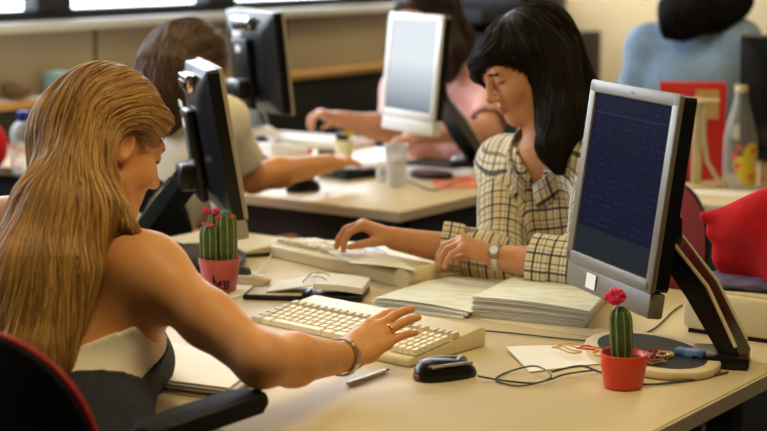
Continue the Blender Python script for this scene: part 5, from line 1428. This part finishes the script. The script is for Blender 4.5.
# ------------------------------------------------------------------ bottles
def bottle(label, c, prof, cap_r, cap_h, capm, prints, body=M_pet, liquid=None):
    t = thing('bottle', label, 'bottle', tuple(c))
    m = MB(); m.lathe([(.0001, .002)] + prof, 28, capb=False); obj('body', m, body, t)
    top = prof[-1][1]
    m = MB(); m.lathe([(cap_r, top - .004), (cap_r, top + cap_h), (cap_r * .9, top + cap_h + .002), (.0001, top + cap_h + .002)], 20, capb=True); obj('cap', m, capm, t)
    if liquid:
        m = MB(); m.lathe([(.0001, .004)] + [(r * .95, z + .002) for r, z in prof if z < liquid[0]] + [(.0001, liquid[0])], 24, capb=False); obj('juice', m, liquid[1], t)
    return t, prof
tb, pr = bottle('tall clear bottle with yellow and red printed label on the right back desk', Z(739, 187), [(.046, .003), (.050, .01), (.051, .11), (.050, .15), (.043, .19), (.030, .235), (.021, .265), (.019, .290)], .022, .014, M_cream, None)
m = MB()
def wrap(mb, a0, a1, z0, z1, rr, mi): mb.grid(lambda u, v: (rr * math.cos(a0 + (a1 - a0) * u), rr * math.sin(a0 + (a1 - a0) * u), z0 + (z1 - z0) * v), 10, 3, mi)
M_lab = mat('yellow_label', (.78, .58, .04), .45); 
lbm = MB()
for (an, z, r_) in ((-60, .105, .030), (-100, .075, .022), (-62, .040, .032), (-95, .045, .014)):
    def disc(u, v, an=R_(an), z=z, r_=r_):
        th = u * 2 * math.pi; return (.0522 * math.cos(an + r_ * v * math.cos(th) / .0522), .0522 * math.sin(an + r_ * v * math.cos(th) / .0522), z + r_ * v * math.sin(th) * 1.1)
    lbm.grid(disc, 20, 3, 0)
for (an, z) in ((-55, .115), (-62, .038), (-105, .125), (-110, .07), (-120, .10)):
    def disc2(u, v, an=R_(an), z=z):
        th = u * 2 * math.pi; return (.0527 * math.cos(an + .010 * v * math.cos(th) / .0527), .0527 * math.sin(an + .010 * v * math.cos(th) / .0527), z + .009 * v * math.sin(th))
    lbm.grid(disc2, 12, 2, 1)
obj('label_print', lbm, [M_lab, M_dots], tb)
tb2, pr2 = bottle('clear water bottle with blue cap and red print at the left edge', Z(26, 173), [(.040, .003), (.044, .01), (.0445, .10), (.0445, .125), (.042, .145), (.030, .158), (.021, .164), (.020, .172)], .0215, .024, M_cap, None)
lb2 = MB(); r = random.Random(5)
for k in range(46):
    an = R_(r.uniform(-180, 0)); z = r.uniform(.015, .095); ln = r.uniform(.004, .010); tl = r.uniform(-1, 1)
    lb2.tube([(.0452 * math.cos(an + tl * .1 * q), .0452 * math.sin(an + tl * .1 * q), z + ln * q) for q in (-1, 0, 1)], .0016, 5)
obj('label_print', lb2, M_dots, tb2)
# ------------------------------------------------------------------ clutter at the left edge and on the shelf under the window
t = thing('box', 'pale teal box on the shelf under the window', 'box', W(4.445, 4.755, .886), YAW + math.pi / 2)
m = MB(); m.box((0, 0, .042), (.075, .10, .084), None, .004); obj('carton', m, M_teal, t); m = MB(); m.box((0, 0, .0865), (.078, .104, .012), None, .003); obj('lid', m, mat('teal_lid', (.36, .55, .56), .6), t)
pp = [ell(W(4.24, 4.765, .918), (.06, .045, .032), .02), ell(W(4.20, 4.76, .935), (.035, .035, .03), .02)]
cloth_pile('pouch', 'small brown pouch on the shelf under the window at the left', 'pouch', pp, mat('brown_suede', (.16, .09, .04), .85, var=.2), .006, wrinkle(.004, 60, (0, 0, 0), 2))
c4 = [W(4.10, 4.722, 0), W(4.10, 4.84, 0), W(4.40, 4.84, 0), W(4.40, 4.722, 0)]
sheet('paper', 'white papers on the shelf under the window at the left', 'paper', c4, .8872, M_white)
rp = [ell(Z(-8, 168) + np.array([0, 0, .07]), (.055, .055, .075), .03), ell(Z(-14, 168) + np.array([0, 0, .14]), (.04, .05, .06), .03)]
cloth_pile('red_pouch', 'red cloth pouch at the left edge beside the water bottle', 'pouch', rp, M_red, .006, wrinkle(.004, 50, (0, 0, 0), 6))
# ------------------------------------------------------------------ things on the right back desk
t = thing('ring_binder', 'red ring binder standing on the right back desk behind the dark blue screen', 'binder', Z(690, 180), R_(-8))
m = MB(); m.box((0, 0, .150), (.20, .005, .30), None, .002); m.box((0, .045, .150), (.20, .005, .30), None, .002); m.box((.10, .0225, .150), (.005, .05, .30), None, .002); obj('cover', m, M_redpl, t)
m = MB(); m.box((-.005, .022, .146), (.185, .036, .280)); obj('sheets', m, M_white, t)
m = MB(); m.box((.045, -.0035, .235), (.07, .002, .09)); obj('cover_label', m, M_tan, t)
t = thing('copy_holder', 'cream copy holder with a hooked clip beside the red binder', 'copy holder', Z(697, 187), R_(10))
m = MB(); m.box((-.004, 0, .135), (.030, .012, .27), None, .004); obj('board', m, M_cream, t)
m = MB(); m.tube([(-.01, -.01, .255), (.02, -.014, .260), (.055, -.014, .258)], .008, 8); obj('clip', m, M_cream, t)
m = MB(); m.tube([(.010, -.012, .25), (.012, -.014, .15), (.022, -.02, .08), (.05, -.03, .03), (.075, -.04, .012)], .007, 8); obj('support', m, M_keygrey, t)
m = MB(); m.prism(rrect(.12, .10, .02), 0, .008, 0, .002); obj('base', m, M_cream, t)
t = thing('carton', 'cream carton with red spots at the right edge, next to the juice bottle', 'carton', Z(772, 184), R_(-12))
m = MB(); m.box((0, 0, .055), (.075, .06, .11), None, .003); cb = obj('box', m, mat('cream_card', (.74, .52, .30), .6), t)
for k in range(7):
    r = random.Random(k); m = MB(); x, z = -.030 + .06 * ((k * .38) % 1), .02 + .08 * ((k * .61) % 1); m.lathe([(.0001, 0), (.007, 0), (.007, .001), (.0001, .001)], 12); 
    for v in m.bm.verts: v.co = Vector((v.co.x + x, -.0305 - v.co.z, v.co.y + z))
    obj('spot', m, M_dots, cb)
loosepaper(722, 193, .25, .12, R_(-20), 'white paper at the front of the right back desk')
# ------------------------------------------------------------------ far end of the room
fp = P(500, 30, 7.7)
t = thing('cabinet', 'low dark cabinet against the far wall carrying a black printer', 'cabinet', (fp[0], fp[1], 0), YAW)
m = MB(); m.box((0, 0, fp[2] / 2), (.80, .45, fp[2] - .002), None, .004); obj('carcass', m, M_dark, t)
for sx in (-1, 1):
    m = MB(); m.box((sx * .197, -.231, fp[2] / 2), (.385, .016, fp[2] - .06), None, .003); dd = obj('door', m, M_blackm, t); m = MB(); m.tube([(sx * .04, -.25, fp[2] * .5), (sx * .04, -.25, fp[2] * .62)], .006, 8); obj('handle', m, M_steel, dd)
t = thing('printer', 'black printer on the dark cabinet at the top of the photo', 'printer', (fp[0], fp[1], fp[2]), YAW)
m = MB(); m.box((0, 0, .13), (.50, .38, .26), None, .03); obj('body', m, M_black, t)
m = MB(); m.prism([(-.25, .0), (.0, .0), (.0, .012), (-.25, .06)], -.17, .17, 0, .004, Matrix(((0, 0, 1, 0), (1, 0, 0, -.17), (0, 1, 0, .05), (0, 0, 0, 1)))); obj('paper_tray', m, M_blackm, t)
m = MB(); m.box((-.16, -.192, .19), (.09, .012, .035), None, .004); obj('control_panel', m, M_greyp, t)
q = P(606, 66, 6.9); chair('empty black office chair by the far wall, beyond the dark haired woman', 0, 0, R_(-60), M_chblk, None, back_c=q[2] - .24, back_h=.38).location = (q[0], q[1], 0)
# ------------------------------------------------------------------ camera, light, look
cam = bpy.data.cameras.new('camera'); co = bpy.data.objects.new('camera', cam); COL.objects.link(co)
cam.sensor_width = 36; cam.sensor_fit = 'HORIZONTAL'; cam.lens = FPX / 767 * 36; cam.clip_end = 60
co.location = (0, 0, CAMH); co.rotation_euler = (math.pi / 2 - PITCH, 0, 0)
cam.dof.use_dof = True; cam.dof.focus_distance = 3.02; cam.dof.aperture_fstop = 3.4; cam.dof.aperture_blades = 0
scene.camera = co
def area(name, loc, size, power, col, target=None, sy=None):
    l = bpy.data.lights.new(name, 'AREA'); l.energy = power; l.color = col; l.shape = 'RECTANGLE'; l.size = size; l.size_y = sy or size
    o = bpy.data.objects.new(name, l); COL.objects.link(o); o.location = loc
    d = (Vector(target) - Vector(loc)) if target is not None else Vector((0, 0, -1))
    o.rotation_euler = d.to_track_quat('-Z', 'Y').to_euler(); return o
for i, (a, b, pw) in enumerate(((1.9, .9, 33), (3.4, 3.0, 22), (5.0, 1.2, 22), (6.9, 3.2, 26))):  # the lamp by the far wall is fill, added to brighten that wall
    area('ceiling_and_fill_lamp', W(a, b, 2.75), 1.3, pw, (1.0, .80, .41), sy=.6)
area('window_daylight', W(4.2, WB - .15, 1.85), 7.5, 140, (.86, .92, 1.0), W(4.2, 0, 1.0), 1.1)
w = bpy.data.worlds.new('World'); scene.world = w; w.use_nodes = True
bg = w.node_tree.nodes['Background']; bg.inputs[0].default_value = (1.0, .78, .52, 1); bg.inputs[1].default_value = .06
scene.view_settings.view_transform = 'Standard'; scene.view_settings.look = 'None'; scene.view_settings.gamma = 1; scene.view_settings.exposure = -0.10
scene.view_settings.use_curve_mapping = False
try: scene.cycles.use_denoising = True
except Exception: pass
